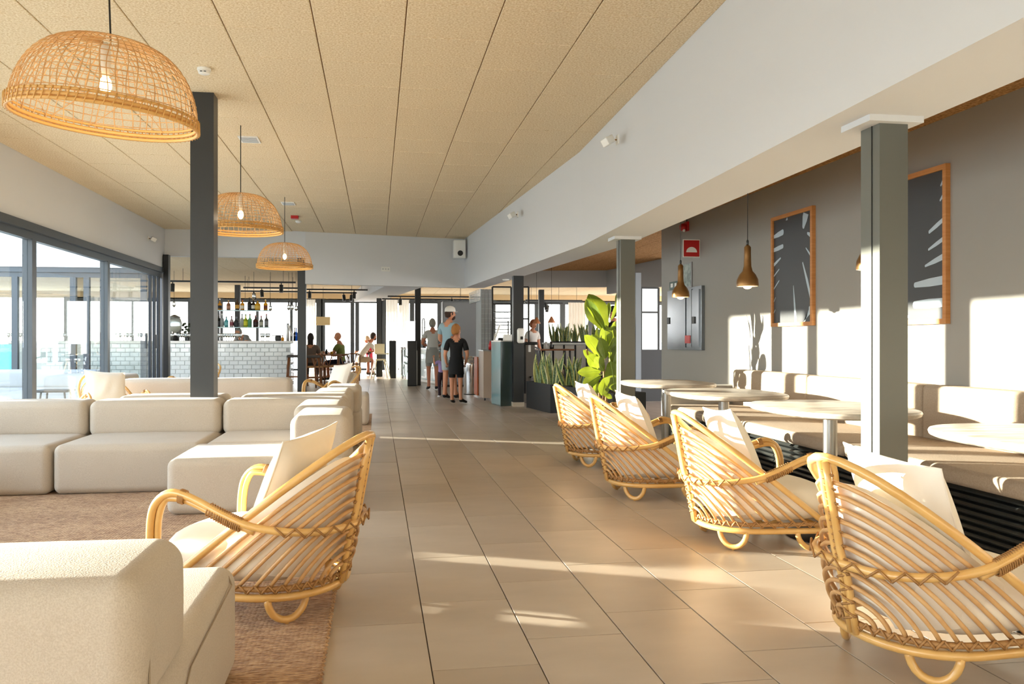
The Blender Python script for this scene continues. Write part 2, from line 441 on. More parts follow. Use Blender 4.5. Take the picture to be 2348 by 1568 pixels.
# beam (white, kinked) over the right-hand pillars
bw = .46
bm = MB()
def bseg(a, b, at, bt, wa, wb):
    bm.hull([(a[0], a[1], ZS), (a[0]+wa, a[1], ZS), (b[0]+wb, b[1], ZS), (b[0], b[1], ZS), (at[0], at[1], ZC+.2), (a[0]+wa, a[1], ZC+.2), (b[0]+wb, b[1], ZC+.2), (bt[0], bt[1], ZC+.2)])
bseg(B1, B2, B1t, B2t, bw, bw); bseg(B2, B3, B2t, B3t, bw, .40)
bm.v = [(v[0], v[1], 2.185) if (abs(v[1]-B3[1]) < .01 and v[2] == ZS) else v for v in bm.v]
struct('trim_1', bm, m_white, 'long white boxed beam above the grey pillars, bending left towards the far end')
# left wall above the glass doors
struct('wall_left', MB().box(XL-.25, YN, 2.455, XL, YE+.15, ZC+.2), m_white, 'white wall strip above the sliding glass doors')
# end walls
struct('wall_far', MB().box(XL-.25, YE, 2.69, PB[0], YE+.15, ZC+.2), m_white, 'white wall over the opening to the bar')
e2 = MB(); nx, ny = (B3[0]-PB[0]), (17.43-PB[1])
e2.hull([(PB[0], PB[1], 2.19), (B3[0]+.05, 17.45, 2.19), (B3[0]+.02, 17.62, 2.19), (PB[0], PB[1]+.17, 2.19), (PB[0], PB[1], ZC+.2), (B3[0]+.05, 17.45, ZC+.2), (B3[0]+.02, 17.62, ZC+.2), (PB[0], PB[1]+.17, ZC+.2)])
struct('wall_back', e2, m_white, 'white wall above the passage to the dining room')
struct('wall_near', MB().box(XL-.25, YN-.2, 0, XW+.2, YN, ZC+.2), m_white, 'white wall behind the viewer')
# grey wall
struct('wall_right', MB().box(XW, YN, 0, XW+.2, 11.0, ZA+.1), m_grey, 'grey painted wall behind the upholstered bench')
struct('wall_right_return', MB().box(XW+.2, 10.8, 0, XW+.9, 11.0, ZA+.1), m_grey)
# alcove ceiling
al = MB(); al.prism([(B1[0]+bw, YN), (B2[0]+bw, B2[1]), (B3[0]+.4, B3[1]), (2.2, 18.6), (9, 18.6), (9, 10.8), (XW+.2, 10.8), (XW+.2, YN)], ZA+.012, ZA+.2)
alc = struct('ceiling_alcove', al, m_ceilgap, 'brown wood-wool ceiling over the bench alcove')
panel_grid('ceiling_panel', alc, m_ceil2, 2.6, 8.9, YN, 18.5, ZA, .6, .02, .1)
# fascia at alcove end
fa = MB(); c0 = W(1200, 18.3); c1 = W(1391, 18.2); c2 = W(1530, 15.4)
fa.hull([(c0[0], c0[1], 2.25), (c1[0], c1[1], 2.25), (c1[0], c1[1]+.12, 2.25), (c0[0], c0[1]+.12, 2.25), (c0[0], c0[1], ZA+.02), (c1[0], c1[1], ZA+.02), (c1[0], c1[1]+.12, ZA+.02), (c0[0], c0[1]+.12, ZA+.02)])
fa.hull([(c1[0], c1[1], 2.1), (c2[0], c2[1], 2.1), (c2[0]+.1, c2[1]+.1, 2.1), (c1[0]+.1, c1[1]+.1, 2.1), (c1[0], c1[1], ZA+.02), (c2[0], c2[1], ZA+.02), (c2[0]+.1, c2[1]+.1, ZA+.02), (c1[0]+.1, c1[1]+.1, ZA+.02)])
struct('wall_fascia', fa, mat('grey_plaster', '#a3a19d', .8), 'grey fascia closing the alcove ceiling')
# bar and dining room shell
ZB = 2.74; YF = 30.0
rc = MB(); rc.prism([(-13.2, YE+.15), (PB[0], YE+.15), (B3[0], 17.6), (3.2, 17.9), (14, 17.9), (14, YF+.4), (-13.2, YF+.4)], ZB+.012, ZB+.3)
bc = struct('ceiling_dining', rc, m_ceilgap, 'wood-wool ceiling over bar and dining room')
panel_grid('ceiling_panel', bc, m_ceil, -13, PB[0], YE+.16, YF, ZB, .6, -1.012, 5.878)
panel_grid('ceiling_panel', bc, m_ceil, PB[0], 13.8, 17.9, YF, ZB, .6, -1.012, 5.878)
struct('wall_dining_side', MB().box(13.8, 11, 0, 14, YF+.3, ZB+.02), m_white)
struct('wall_dining_left', MB().box(-13.2, YE+.15, 0, -13.0, YF+.3, ZB+.02), m_white)
struct('wall_window_head', MB().box(-13, YF, 2.52, 13.8, YF+.25, ZB+.02), mat('tan_plaster', '#d8c09a', .85), 'tan strip above the sea windows')
# white sloping soffit in the dining room
so = MB(); p0 = W(690+195, 18.0); p1 = W(980, 18.0); q0 = W(812, 28.8); q1 = W(868, 28.8)
so.hull([(p0[0], p0[1], 2.27), (p1[0], p1[1], 2.27), (q1[0], q1[1], 2.42), (q0[0], q0[1], 2.42), (p0[0], p0[1], ZB), (p1[0], p1[1], ZB), (q1[0], q1[1], ZB), (q0[0], q0[1], ZB)])
struct('trim_2', so, m_white, 'white boxed beam running towards the sea windows')

# far window wall: frames and panes
def window(name, x0, x1, z0, z1, y, posts=(), fw=.09, gl=m_glass2, label=None, m=m_frame):
    w = E(name, None, None, (0, 0, 0), kind='structure')
    if label: w['label'] = label
    f = MB(); f.box(x0, y, z0, x1, y+.1, z0+.07); f.box(x0, y, z1-.14, x1, y+.1, z1)
    f.build('window_frame', m, w)
    xs = [x0]+list(posts)+[x1]
    for i, x in enumerate(xs):
        MB().box(x-fw/2, y-.01, z0, x+fw/2, y+.11, z1).build('post', m, w)
        if i: MB().box(xs[i-1]+fw/2, y+.045, z0+.07, x-fw/2, y+.055, z1-.14).build('pane', gl, w)
    return w
xs = [XY(u, YF) for u in (395, 430, 505, 660, 682, 735, 815, 868, 945)]
window('window_1', XY(150, YF), XY(500, YF), .05, 2.55, YF, [XY(u, YF) for u in (232, 305, 434)], label='left sea window wall behind the bar')
window('window_2', XY(508, YF), XY(728, YF), .05, 2.55, YF, [XY(u, YF) for u in (590, 668)], label='sea window behind the bottle shelves')
window('window_3', XY(735, YF), XY(872, YF), .05, 2.55, YF, [XY(u, YF) for u in (741, 808, 819)], fw=.13, label='sea window behind the seated guests')
window('window_4', XY(880, YF), XY(1120, YF), .05, 2.55, YF, [XY(u, YF) for u in (945, 1008)], fw=.16, label='sea window behind the sheer curtains')
window('window_5', XY(1130, YF), XY(1600, YF), .05, 2.55, YF, [XY(u, YF) for u in (1232, 1290, 1355, 1440)], fw=.2, label='far right sea window beyond the booths')
# outside
struct('ground', MB().box(-80, -60, -.4, XL-.1, 16.9, -.03), m_sand, 'pale stone patio outside the glass doors')
struct('ground_terrace', MB().box(-90, 34, -.4, 90, 110, -.03), m_sand, 'pale stone terrace towards the sea')
struct('ground_side', MB().box(-90, 16.9, -.4, XL-.1, 34, -.05), m_sand)
struct('ground_near', MB().box(XL-.1, -60, -.4, 60, YN, -.03), m_sand)
struct('sea', MB().box(-900, 110, -4.2, 900, 2500, -4), m_water, 'calm pale blue sea')

# ------------------------------------------------------------------ glass doors on the left
dr = E('door_1', None, None, (0, 0, 0), kind='structure'); dr['label'] = 'row of tall sliding glass doors in anthracite frames'
f = MB(); f.box(XL-.14, YN, 2.36, XL+.03, YE, 2.455); f.build('header', m_frame, dr)
f = MB(); f.box(XL-.10, YN, 2.27, XL-.02, YE, 2.36); f.build('header_rail', m_frame, dr)
f = MB(); f.box(XL-.14, YN, -.03, XL+.01, YE, .03); f.build('sill_rail', m_frame, dr)
posts = [YW(80, XL)-2.8*k for k in range(0, 6)]+[YW(251, XL)]
for y in sorted(posts):
    MB().box(XL-.12, y-.05, .03, XL-.01, y+.05, 2.28).build('post', m_frame, dr)
    MB().box(XL-.10, y+.055, .03, XL-.03, y+.13, 2.27).build('stile', m_frame, dr)
MB().box(XL-.066, YN, .03, XL-.058, min(posts)-.05, 2.27).build('pane', m_glass, dr)
ends = sorted(posts)+[YE-.9]
for i in range(len(ends)-1):
    MB().box(XL-.066, ends[i]+.13, .03, XL-.058, ends[i+1]-.05, 2.27).build('pane', m_glass, dr)
for k in range(4):
    MB().box(XL-.13+.03*k, YE-.9+.16*k, .03, XL-.09+.03*k, YE-.8+.16*k, 2.27).build('stile', m_frame, dr)
h = MB(); h.box(XL-.0, YE-.72, .95, XL+.04, YE-.69, 1.2); h.build('handle', m_black, dr)
# the matching glass facade round the patio corner
d2 = E('door_2', None, None, (0, 0, 0), kind='structure'); d2['label'] = 'second glass door row at right angles across the patio, bar seen behind'
MB().box(-13, YE+.02, 2.36, XL-.05, YE+.14, 2.455).build('header', m_frame, d2)
MB().box(-13, YE+.05, 2.27, XL-.05, YE+.12, 2.36).build('header_rail', m_frame, d2)
MB().box(-13, YE+.02, -.03, XL-.05, YE+.14, .03).build('sill_rail', m_frame, d2)
px = [XY(u, YE) for u in (-60, 31, 165, 196, 327)]+[-9, -11, -13]; px = sorted(px)+[XL-.1]
for i, x in enumerate(px):
    MB().box(x-.05, YE+.04, .03, x+.05, YE+.13, 2.28).build('post', m_frame, d2)
    if i and px[i]-px[i-1] > .6: MB().box(px[i-1]+.05, YE+.08, .03, x-.05, YE+.088, 2.27).build('pane', m_glass2, d2)
struct('wall_patio', MB().box(-13.2, YE, 2.455, XL-.25, YE+.15, ZC+.2), m_white, 'white fascia above the patio glass')

# ------------------------------------------------------------------ pillars
def pillar(name, x, y, w, dz, m, label, z1=ZS+.0, cap=False, base=False, socket=False):
    p = E(name, label, 'pillar', (x, y, 0), group=None)
    w2 = w/2; b = MB(); b.box(-w2, -dz/2, 0, w2, dz/2, z1); o = b.build('shaft', m, p)
    MB().box(-w2-.004, -dz*.12, .01, -w2+.001, -dz*.10, z1-.02).build('joint_strip', m_black, p)
    if cap: MB().box(-w2-.075, -dz/2-.04, z1-.03, w2+.055, dz/2+.05, z1).build('cap_plate', m_white, p)
    if base: MB().box(-w2-.01, -dz/2-.01, 0, w2+.01, dz/2+.01, .07).build('base_trim', mat('beige_trim', '#c9bda9', .6), p)
    return p
pillar('steel_pillar', 2.40, 3.70, .145, .155, m_pil, 'grey square pillar nearest the viewer beside the bench, with a white cap plate', cap=True)
x, y = W(1438, 8.52); p1 = pillar('steel_pillar', x, y+.05, .15, .155, m_pil, 'grey square pillar with white cap plate beside the fiddle leaf fig', cap=True)
MB().box(-.03, -.10, .42, .05, -.085, .50).build('wall_socket', m_wpl, p1)
x, y = W(1189, 13.95); p3 = pillar('steel_pillar', x, y+.08, .17, .17, m_pild, z1=2.165, label='black pillar carrying the white hand sanitizer dispenser', base=True)
pillar('steel_pillar', -1.466, 7.57, .19, .19, m_pild, 'dark pillar rising between the sofas to the panel ceiling', z1=ZC)
pillar('steel_pillar', -1.44, 16.86, .16, .16, m_pild, 'dark pillar under the corner of the white wall, behind the smallest lamp', z1=2.7)
x, y = W(958, 20.6); pillar('steel_pillar', x, y, .14, .14, m_black, 'slim black pillar beside the black menu stand with the light box', z1=2.45)
x, y = W(869.5, 25.5); pillar('steel_pillar', x, y, .15, .15, m_pild, 'slim dark pillar behind the high chair', z1=2.5)
x, y = W(545, 25.0); pillar('steel_pillar', x, y, .15, .15, m_pild, 'dark pillar seen behind the bottle shelves', z1=ZB)
x, y = W(386, 16.0); pillar('steel_pillar', x+.02, YE-.1, .09, .16, m_black, 'narrow black post where the glass doors end', z1=2.7)
x, y = W(1241, 20.0); pillar('steel_pillar', x, y, .12, .12, m_black, 'slim black pillar among the dining booths', z1=2.3)

# ------------------------------------------------------------------ rattan chair
def loopleg(cx, cy, tx, ty, hw, z1, r):
    o = []
    for k in range(13):
        a = pi*k/12; s = -cos(a)*hw; z = z1-sin(a)*(z1-r*1.05)
        o.append((cx+tx*s, cy+ty*s, z))
    return o
def ringpt(t, w=.285, yb=-.335, yf=.27, sq=2.3):
    # t 0..1 front right -> back centre -> front left
    L1 = .36
    if t < L1/2*1.0: k = t/(L1/2); return (w+.012*(1-k), yf+(-.04-yf)*k)
    if t > 1-L1/2: k = (1-t)/(L1/2); return (-w-.012*(1-k), yf+(-.04-yf)*k)
    k = (t-L1/2)/(1-L1); a = pi*k
    cx = math.copysign(abs(cos(a))**(2/sq), cos(a)); sy = abs(sin(a))**(2/sq)
    return (w*cx, -.04+(yb+.04)*sy)
NR = 11
def hoop(k):                       # 0 = outer main hoop
    if k == 0:
        return bez((.297, .262, .135), (.345, -.04, .37), (.29, -.46, .70), (0, -.452, .70), 12)
    f = k/(NR+.5)
    t = .03+.44*f
    xr, yr = ringpt(t); zs = .665-.50*f; ys = -.345-(zs-.12)*.19
    wdt = .31*(1-.62*f**1.3)
    return bez((xr, yr, .145), (xr*1.08+.01, yr+(ys-yr)*.48, .145+(zs-.145)*.52), (wdt*.72, ys+.0, zs+.008), (0, ys, zs), 9)
def make_chair(label):
    c = E('rattan_armchair', label, 'armchair', group='rattan armchairs')
    def mir(p): return [(-q[0], q[1], q[2]) for q in p]
    def full(p): return list(p)+mir(p)[::-1][1:]
    MB().tube(full(hoop(0)), .0165, 8).build('main_hoop', m_rat, c, smooth=True)
    for k in range(1, NR+1): MB().tube(full(hoop(k)), .0082, 6).build('rib', m_rib, c, smooth=True)
    ring = [(*ringpt(i/36), .108) for i in range(37)]
    MB().tube(ring, .016, 8).tube([(.29, .262, .108), (-.29, .262, .108)], .014, 8).build('base_ring', m_rat, c, smooth=True)
    MB().tube([(q[0]*1.01, q[1]*1.01, .142) for q in ring], .011, 6).build('upper_ring', m_bind, c, smooth=True)
    bd = MB()
    for i in range(52):
        t0 = .05+.9*i/52; a = ringpt(t0); b = ringpt(t0+.9/52)
        za, zb = (.128, .158) if i % 2 else (.158, .128)
        bd.tube([(a[0]*1.045, a[1]*1.045, za), (b[0]*1.045, b[1]*1.045, zb)], .0045, 4)
    sp = [(0, -.335-.19*(z-.11)-(.01 if z > .3 else .0), z) for z in (.11, .2, .3, .4, .5, .6, .69)]
    MB().tube([(.014, q[1]-.012, q[2]) for q in sp], .0135, 7).tube([(-.014, q[1]-.012, q[2]) for q in sp], .0135, 7).build('spine', m_rat, c, smooth=True)
    for i in range(22):
        z = .15+.52*i/22; y = -.335-.19*(z-.11)-.03
        s = 1 if i % 2 else -1
        bd.tube([(s*.034, y+.012, z), (0, y-.004, z+.012), (-s*.034, y+.012, z+.024)], .004, 4)
    # arm belt and arms
    for off in (0, 1):
        o = .013*off
        P = [(.318-o, .285, .10), (.325-o, .292, .25), (.330-o, .288, .39), (.332-o, .262, .465), (.332-o, .20, .502), (.331-o, .12, .487), (.327-o, -.02, .425), (.318-o, -.13, .385), (.275-o, -.27, .362), (.17-o, -.375, .352), (0, -.41+o*.6, .348)]
        P = [Vector(p)+Vector((0, 0, -.022*off if i > 3 else 0))+Vector((0, -.024*off if i <= 3 else 0, 0)) for i, p in enumerate(P)]
        if off: P = P[:8]
        pth = smoothpath(P, 4)
        if off == 0: MB().tube(full(pth), .0155, 8).build('arm_belt', m_rat, c, smooth=True)
        else:
            MB().tube(pth, .0135, 7).build('arm_pole', m_rat, c, smooth=True); MB().tube(mir(pth), .0135, 7).build('arm_pole', m_rat, c, smooth=True)
        if off == 0: belt = pth
    wr = MB()
    def wrap(i0, i1, r, n):
        for sgn in (1, -1):
            for k in range(n):
                t = i0+(i1-i0)*k/n; i = int(t); fr = t-i; a = Vector(belt[i]).lerp(Vector(belt[min(i+1, len(belt)-1)]), fr); tg = (Vector(belt[min(i+1, len(belt)-1)])-Vector(belt[i])).normalized()
                a = a+Vector((-.006, 0, 0))
                if abs(tg.z) < .8: a = a+Vector((0, 0, -.010))
                else: a = a+Vector((0, -.012, 0))
                up = Vector((1, 0, 0)); w2 = tg.cross(up).normalized(); up = w2.cross(tg).normalized()
                pts = [a+(up*cos(q*pi/5)*(r*.92)+w2*sin(q*pi/5)*r*1.25) for q in range(10)]
                pts = [(sgn*p.x, p.y, p.z) for p in pts]
                wr.tube(pts, .0034, 4, closed=True)
    wrap(18.0, 19.2, .021, 6); wrap(22.2, 26.5, .021, 16); wrap(.3, 4, .021, 14)
    # belt lashings
    for i in range(30, 40):
        for sgn in (1, -1):
            a, b = belt[i], belt[min(i+1, 40)]; s = .017 if i % 2 else -.017
            wr.tube([(sgn*a.x*1.05, a.y-.016, a.z-s), (sgn*b.x*1.05, b.y-.016, b.z+s)], .004, 4)
    wr.build('binding', m_bind, c, smooth=True, kind='stuff'); bd.build('binding', m_bind, c, smooth=True, kind='stuff')
    for sgn in (1, -1):
        MB().tube(loopleg(sgn*.205, -.205, .72, sgn*-.70*-1 if sgn < 0 else .70, .07, .105, .0145) if False else loopleg(sgn*.215, -.215, .70*sgn, .71, .075, .105, .0145), .0145, 8).tube([(sgn*.215, -.215, 0), (sgn*.215, -.215, .012)], .008, 8).build('leg', m_rat, c, smooth=True)
        MB().tube(loopleg(sgn*.292, .19, 0, 1, .09, .105, .0145), .0145, 8).tube([(sgn*.292, .19, 0), (sgn*.292, .19, .012)], .008, 8).build('leg', m_rat, c, smooth=True)
    # seat cushion (D shaped)
    def sc(u, v):
        a = 2*pi*u
        cx = math.copysign(abs(cos(a))**(.62), cos(a)); sy = math.copysign(abs(sin(a))**(.62 if sin(a) > 0 else .8), sin(a))
        # profile
        p = pi*v; rr = (sin(p))**.28 if 0 < v < 1 else 0; z = .24-cos(p)*.095*(1 if abs(cos(p)) < .9 else 1)
        z += .018*(1-rr)
        return (cx*.29*rr, .02+sy*(.33 if sy > 0 else .305)*rr, z-.005)
    MB().grid(sc, 36, 12, closeu=True).build('seat_cushion', m_cush, c, smooth=True)
    # back cushion: shell inside the hoops
    hs = [full(hoop(k)) for k in (1, 2, 4, 6, 8, 10)]
    hs = [[h_[int(round(i*(len(h_)-1)/20))] for i in range(21)] for h_ in hs]
    def shell(off, sc_):
        def fn(u, v):
            k = v*5; i = min(int(k), 4); fr = k-i; j = u*18+1; ji = min(int(j), 19); jf = j-ji
            a = Vector(hs[i][ji]).lerp(Vector(hs[i][ji+1]), jf); b = Vector(hs[i+1][ji]).lerp(Vector(hs[i+1][ji+1]), jf)
            p = a.lerp(b, fr); q = Vector((p.x*sc_, p.y+.03+off*(1.0), p.z-.02*max(0, 1-v*4)+off*.1))
            q.z = max(q.z, .16); return q
        return fn
    bc_ = MB(); A = shell(0, .955); B_ = shell(.055, .86)
    bc_.grid(A, 18, 10); n0 = len(bc_.v); bc_.grid(B_, 18, 10)
    rows = 11
    for i in range(18):
        a = i*rows; b = (i+1)*rows; bc_.face((a, b, n0+b, n0+a)); a += 10; b += 10; bc_.face((b, a, n0+a, n0+b))
    for j in range(10):
        bc_.face((j, j+1, n0+j+1, n0+j)); q = 18*rows+j; bc_.face((q+1, q, n0+q, n0+q+1))
    bc_.build('back_cushion', m_cush, c, smooth=True, auto=50)
    return c
def pillow_mesh(w=.46, h=.46, t=.075, name='pillow'):
    mb = MB()
    def fn(sg):
        def f(u, v):
            a = 2*u-1; b = 2*v-1
            th = t*((1-a*a)*(1-b*b))**.42
            pin = 1-.075*((1-abs(a))*abs(b)**3+(1-abs(b))*abs(a)**3)*1.0
            wr_ = .006*sin(a*9+b*4)*(1-abs(a))*(1-abs(b))
            x_ = a*w/2*(1-.07*(1-b*b) if True else 1); z_ = b*h/2*(1-.07*(1-a*a))
            return (x_, sg*(th+wr_), z_)
        return f
    mb.grid(fn(1), 16, 16); mb.grid(fn(-1), 16, 16)
    edge = [fn(1)(i/16, 0) for i in range(17)]+[fn(1)(1, i/16) for i in range(1, 17)]+[fn(1)(1-i/16, 1) for i in range(1, 17)]+[fn(1)(0, 1-i/16) for i in range(1, 16)]
    mb.tube(edge, .004, 4, closed=True)
    return mb
pil0 = None
def place_pillow(cx, cy, rz, label, dx=0, dy=-.13, z=.52, lean=-.42, roll=.0, m=None, twist=0):
    global pil0
    if pil0 is None: p = pillow_mesh().build('throw_pillow', m_pillow, smooth=True); pil0 = p
    else: p = pil0.copy(); COL.objects.link(p)
    M = Matrix.Translation((cx, cy, 0)) @ Matrix.Rotation(rz, 4, 'Z') @ Matrix.Translation((dx, dy, z)) @ Matrix.Rotation(twist, 4, 'Z') @ Matrix.Rotation(-lean, 4, 'X') @ Matrix.Rotation(roll, 4, 'Y')
    p.matrix_world = M
    setp(p, label, 'pillow', 'white pillows on the rattan armchairs'); return p
chair0 = None
def place_chair(rx, ry, fx, fy, label, plabel, pk={}):
    """rx, ry: middle between the rear legs; fx, fy: facing"""
    global chair0
    l = sqrt(fx*fx+fy*fy); fx /= l; fy /= l
    cx, cy = rx+.2*fx, ry+.2*fy; rz = math.atan2(-fx, fy)
    if chair0 is None: c = make_chair(label); chair0 = c
    else: c = copy_tree(chair0)
    c.location = (cx, cy, 0); c.rotation_euler = (0, 0, rz); c['label'] = label
    place_pillow(cx, cy, rz, plabel, **pk)
    return c
c_l = place_chair(-.274, 3.505, -.93, .36, 'rattan armchair on the jute rug, facing the linen sofas', 'white pillow in the armchair standing on the jute rug', dict(z=.515, roll=-.08))
c_l.location.z = .014
place_chair(1.73, 2.626, 1, .1, 'largest rattan armchair of the right-hand row, nearest the viewer', 'white pillow in the nearest armchair of the right-hand row', dict(z=.495, roll=.07))
place_chair(1.858, 4.36, 1, -.05, 'second rattan armchair of the right-hand row, at the third marble table', 'white pillow in the second armchair of the right-hand row', dict(z=.51, roll=-.06))
place_chair(1.749, 5.743, 1, .0, 'third rattan armchair of the right-hand row, at the second marble table', 'white pillow in the third armchair of the right-hand row', dict(z=.51, roll=.05))
place_chair(1.81, 7.25, 1, .0, 'farthest rattan armchair of the right-hand row, near the snake plant box', 'white pillow in the farthest armchair of the right-hand row', dict(z=.51))
place_chair(-.50, 12.9, -.8, -.6, 'rattan armchair beyond the sofas beside the tile walkway', 'white pillow in the armchair beside the walkway beyond the sofas', dict(z=.53, roll=.12))
place_chair(-3.16, 10.5, .62, -.78, 'rattan armchair behind the left sofa, in front of the glass doors', 'white pillow in the armchair in front of the glass doors', dict(z=.52, roll=-.1))
x, y = W(468, 13.9); place_chair(x, y, -.55, -.8, 'rattan armchair half hidden behind the dark pillar, near the white bar', 'white pillow in the armchair near the white bar', dict(z=.53))

# ------------------------------------------------------------------ sofas
def sofa(name, x, y, rz, w, label, seatd=.74, backd=.37, arm=0, seam=False, zs=.36, zb=.615, loc_z=0):
    """origin: centre; local +y = facing direction; back at -y"""
    o = E(name, label, 'sofa', (x, y, loc_z), rz, 'linen sofa modules')
    D = seatd+backd; w2 = w/2
    MB().rbox(-w2+.004, -D/2, .012, w2-.004, D/2, zs, .055, 5, .008).build('seat_block', m_sofa, o, smooth=True)
    if backd:
        MB().rbox(-w2+.006, -D/2+.004, zs-.03, w2-.006, -D/2+backd, zb, .06, 5, .008).build('back_block', m_sofa, o, smooth=True)
    if arm:                        # side back for corner pieces; arm = +1 right, -1 left
        a0, a1 = (w2-.37, w2-.006) if arm > 0 else (-w2+.006, -w2+.37)
        MB().rbox(a0, -D/2+backd-.01, zs-.03, a1, D/2-.005, zb, .06, 5, .008).build('side_block', m_sofa, o, smooth=True)
    s = MB()
    for sx_ in (-1, 1):
        if backd == .43:
            s.tube([(sx_*(w2-.004), -D/2+.015, zs-.02), (sx_*(w2+.004), -D/2+.05, zs+.01), (sx_*(w2-.012), -D/2+.10, zb-.09), (sx_*(w2-.03), -D/2+.16, zb-.02)], .0022, 4)
            s.tube([(sx_*(w2-.0), -D/2+.02, .06), (sx_*(w2+.005), -D/2+.42, zs-.06), (sx_*(w2+.002), D/2-.14, zs-.035), (sx_*(w2-.03), D/2-.05, zs-.012)], .0022, 4)
    if s.v: s.build('seam', m_seam, o, smooth=True, kind='stuff')
    return o
Y1 = 6.30+.555
sofa('sofa_module', -2.75, Y1, pi, 1.0, 'left linen sofa module of the row facing the viewer')
sofa('sofa_module', -1.74, Y1, pi, 1.0, 'middle linen sofa module of the row facing the viewer')
sofa('sofa_module', -.73, Y1, pi, 1.0, 'linen corner sofa module joining the row facing the viewer to the side row', arm=-1)
sofa('sofa_module', -1.246+.52, 5.86, pi/2, .84, 'linen sofa end module beside the walkway behind the rug armchair')
sofa('sofa_module', -3.56, Y1-.06, pi, .5, 'unseen narrow linen sofa module added by the glass doors to trim a sun streak', arm=1)  # added out of view; its side block keeps the sun to a streak
for (yy, ww, lb) in ((5.69, .58, 'far'), (4.66, .94, 'middle'), (3.68, .94, 'near')):
    sofa('sofa_module', -3.30, yy, -pi/2, ww, 'unseen linen sofa module added along the glass doors to shade the floor, %s one of three' % lb)  # unseen modules added to block low sun; gaps between them let floor streaks through
# second group back to back behind it
Y2 = 7.71+.555
sofa('sofa_module', -1.78, Y2+.02, 0, .92, 'linen sofa module turned away, left of the dark pillar', zb=.61).location.x = -1.77
sofa('sofa_module', -.72, Y2, 0, .98, 'linen sofa corner module turned away, right of the dark pillar', arm=1, zb=.61)
sofa('sofa_module', -.72, 9.25, pi/2, .82, 'linen sofa module beside the walkway in the second group', zb=.61)
# third group
sofa('sofa_module', -1.62, 11.75, 0, 1.04, 'far linen sofa module with its back turned, right half of the pair', zb=.605)
sofa('sofa_module', -2.68, 11.75, 0, 1.04, 'far linen sofa module with its back turned, left half of the pair', zb=.605)
sofa('sofa_module', -3.2, 12.9, -pi/2, 1.1, 'far linen sofa module along the glass doors near the bar', zb=.605).location.x = -3.35
sofa('linen_ottoman', -.53, 11.3, 0, .86, 'low linen ottoman beside the walkway beyond the armchair', backd=0, seatd=.86, zs=.40)
# foreground
sofa('sofa_module', -.96, 2.30, 0, 1.02, 'large linen sofa module in the lower left corner, seen from behind', seatd=.73, backd=.43, zb=.622)
# rugs
rg = MB(); rg.box(-3.75, 1.0, 0, -.18, 6.75, .012)
for i in range(150):
    y = 1.02+5.72*i/150
    rg.tube([(-.186, y, .008), (-.174, y+.02, .008)], .007, 4)
rg.build('jute_rug', m_rug, None, label='braided jute rug under the sofas and armchair', cat='rug')
MB().box(-3.4, 8.9, 0, -.07, 12.6, .012).build('jute_rug', m_rug, label='jute rug edge showing under the far ottoman', cat='rug')

# ------------------------------------------------------------------ marble tables
tb0 = None
def table(x, y, label):
    global tb0
    if tb0: t = copy_tree(tb0)
    else:
        t = tb0 = E('cafe_table', label, 'table', (0, 0, 0), 0, 'marble tables along the bench')
        n = 40; pr = []
        def se(k, s):
            a = 2*pi*k/n; return (math.copysign(abs(cos(a))**.72, cos(a))*.368*s, math.copysign(abs(sin(a))**.72, sin(a))*.52*s)
        tp = MB(); lv = [(.955, .690), (.99, .698), (1, .712), (.99, .722), (.97, .725)]
        for s_, z in lv:
            for k in range(n): p = se(k, s_); tp.v.append((p[0], p[1], z))
        for i in range(len(lv)-1):
            for k in range(n):
                l = (k+1) % n; tp.face((i*n+k, i*n+l, (i+1)*n+l, (i+1)*n+k))
        tp.face(list(range(n))[::-1]); tp.face([(len(lv)-1)*n+k for k in range(n)])
        tp.build('table_top', m_marble, t, smooth=True, auto=40)
        MB().lathe([(.038, .02), (.038, .69)], 24).build('pole', m_steel, t, smooth=True, auto=40)
        MB().lathe([(.24, 0), (.24, .006), (.225, .014), (.05, .024), (.038, .03)], 32).build('base', mat('dark_base', '#2a2a2a', .35, metal=.6), t, smooth=True, auto=30)
        MB().lathe([(.1, .672), (.1, .69)], 16).build('mounting_plate', m_black, t)
    t.location = (x, y, 0); t['label'] = label; return t
table(2.53, 7.13, 'oval marble table farthest along the bench, by the grey pillar')
table(2.44, 5.68, 'oval marble table second from the far end of the bench')
table(2.50, 4.36, 'oval marble table standing behind the nearest grey pillar')
table(2.60, 2.85, 'oval marble table cut off by the right edge, nearest the viewer')

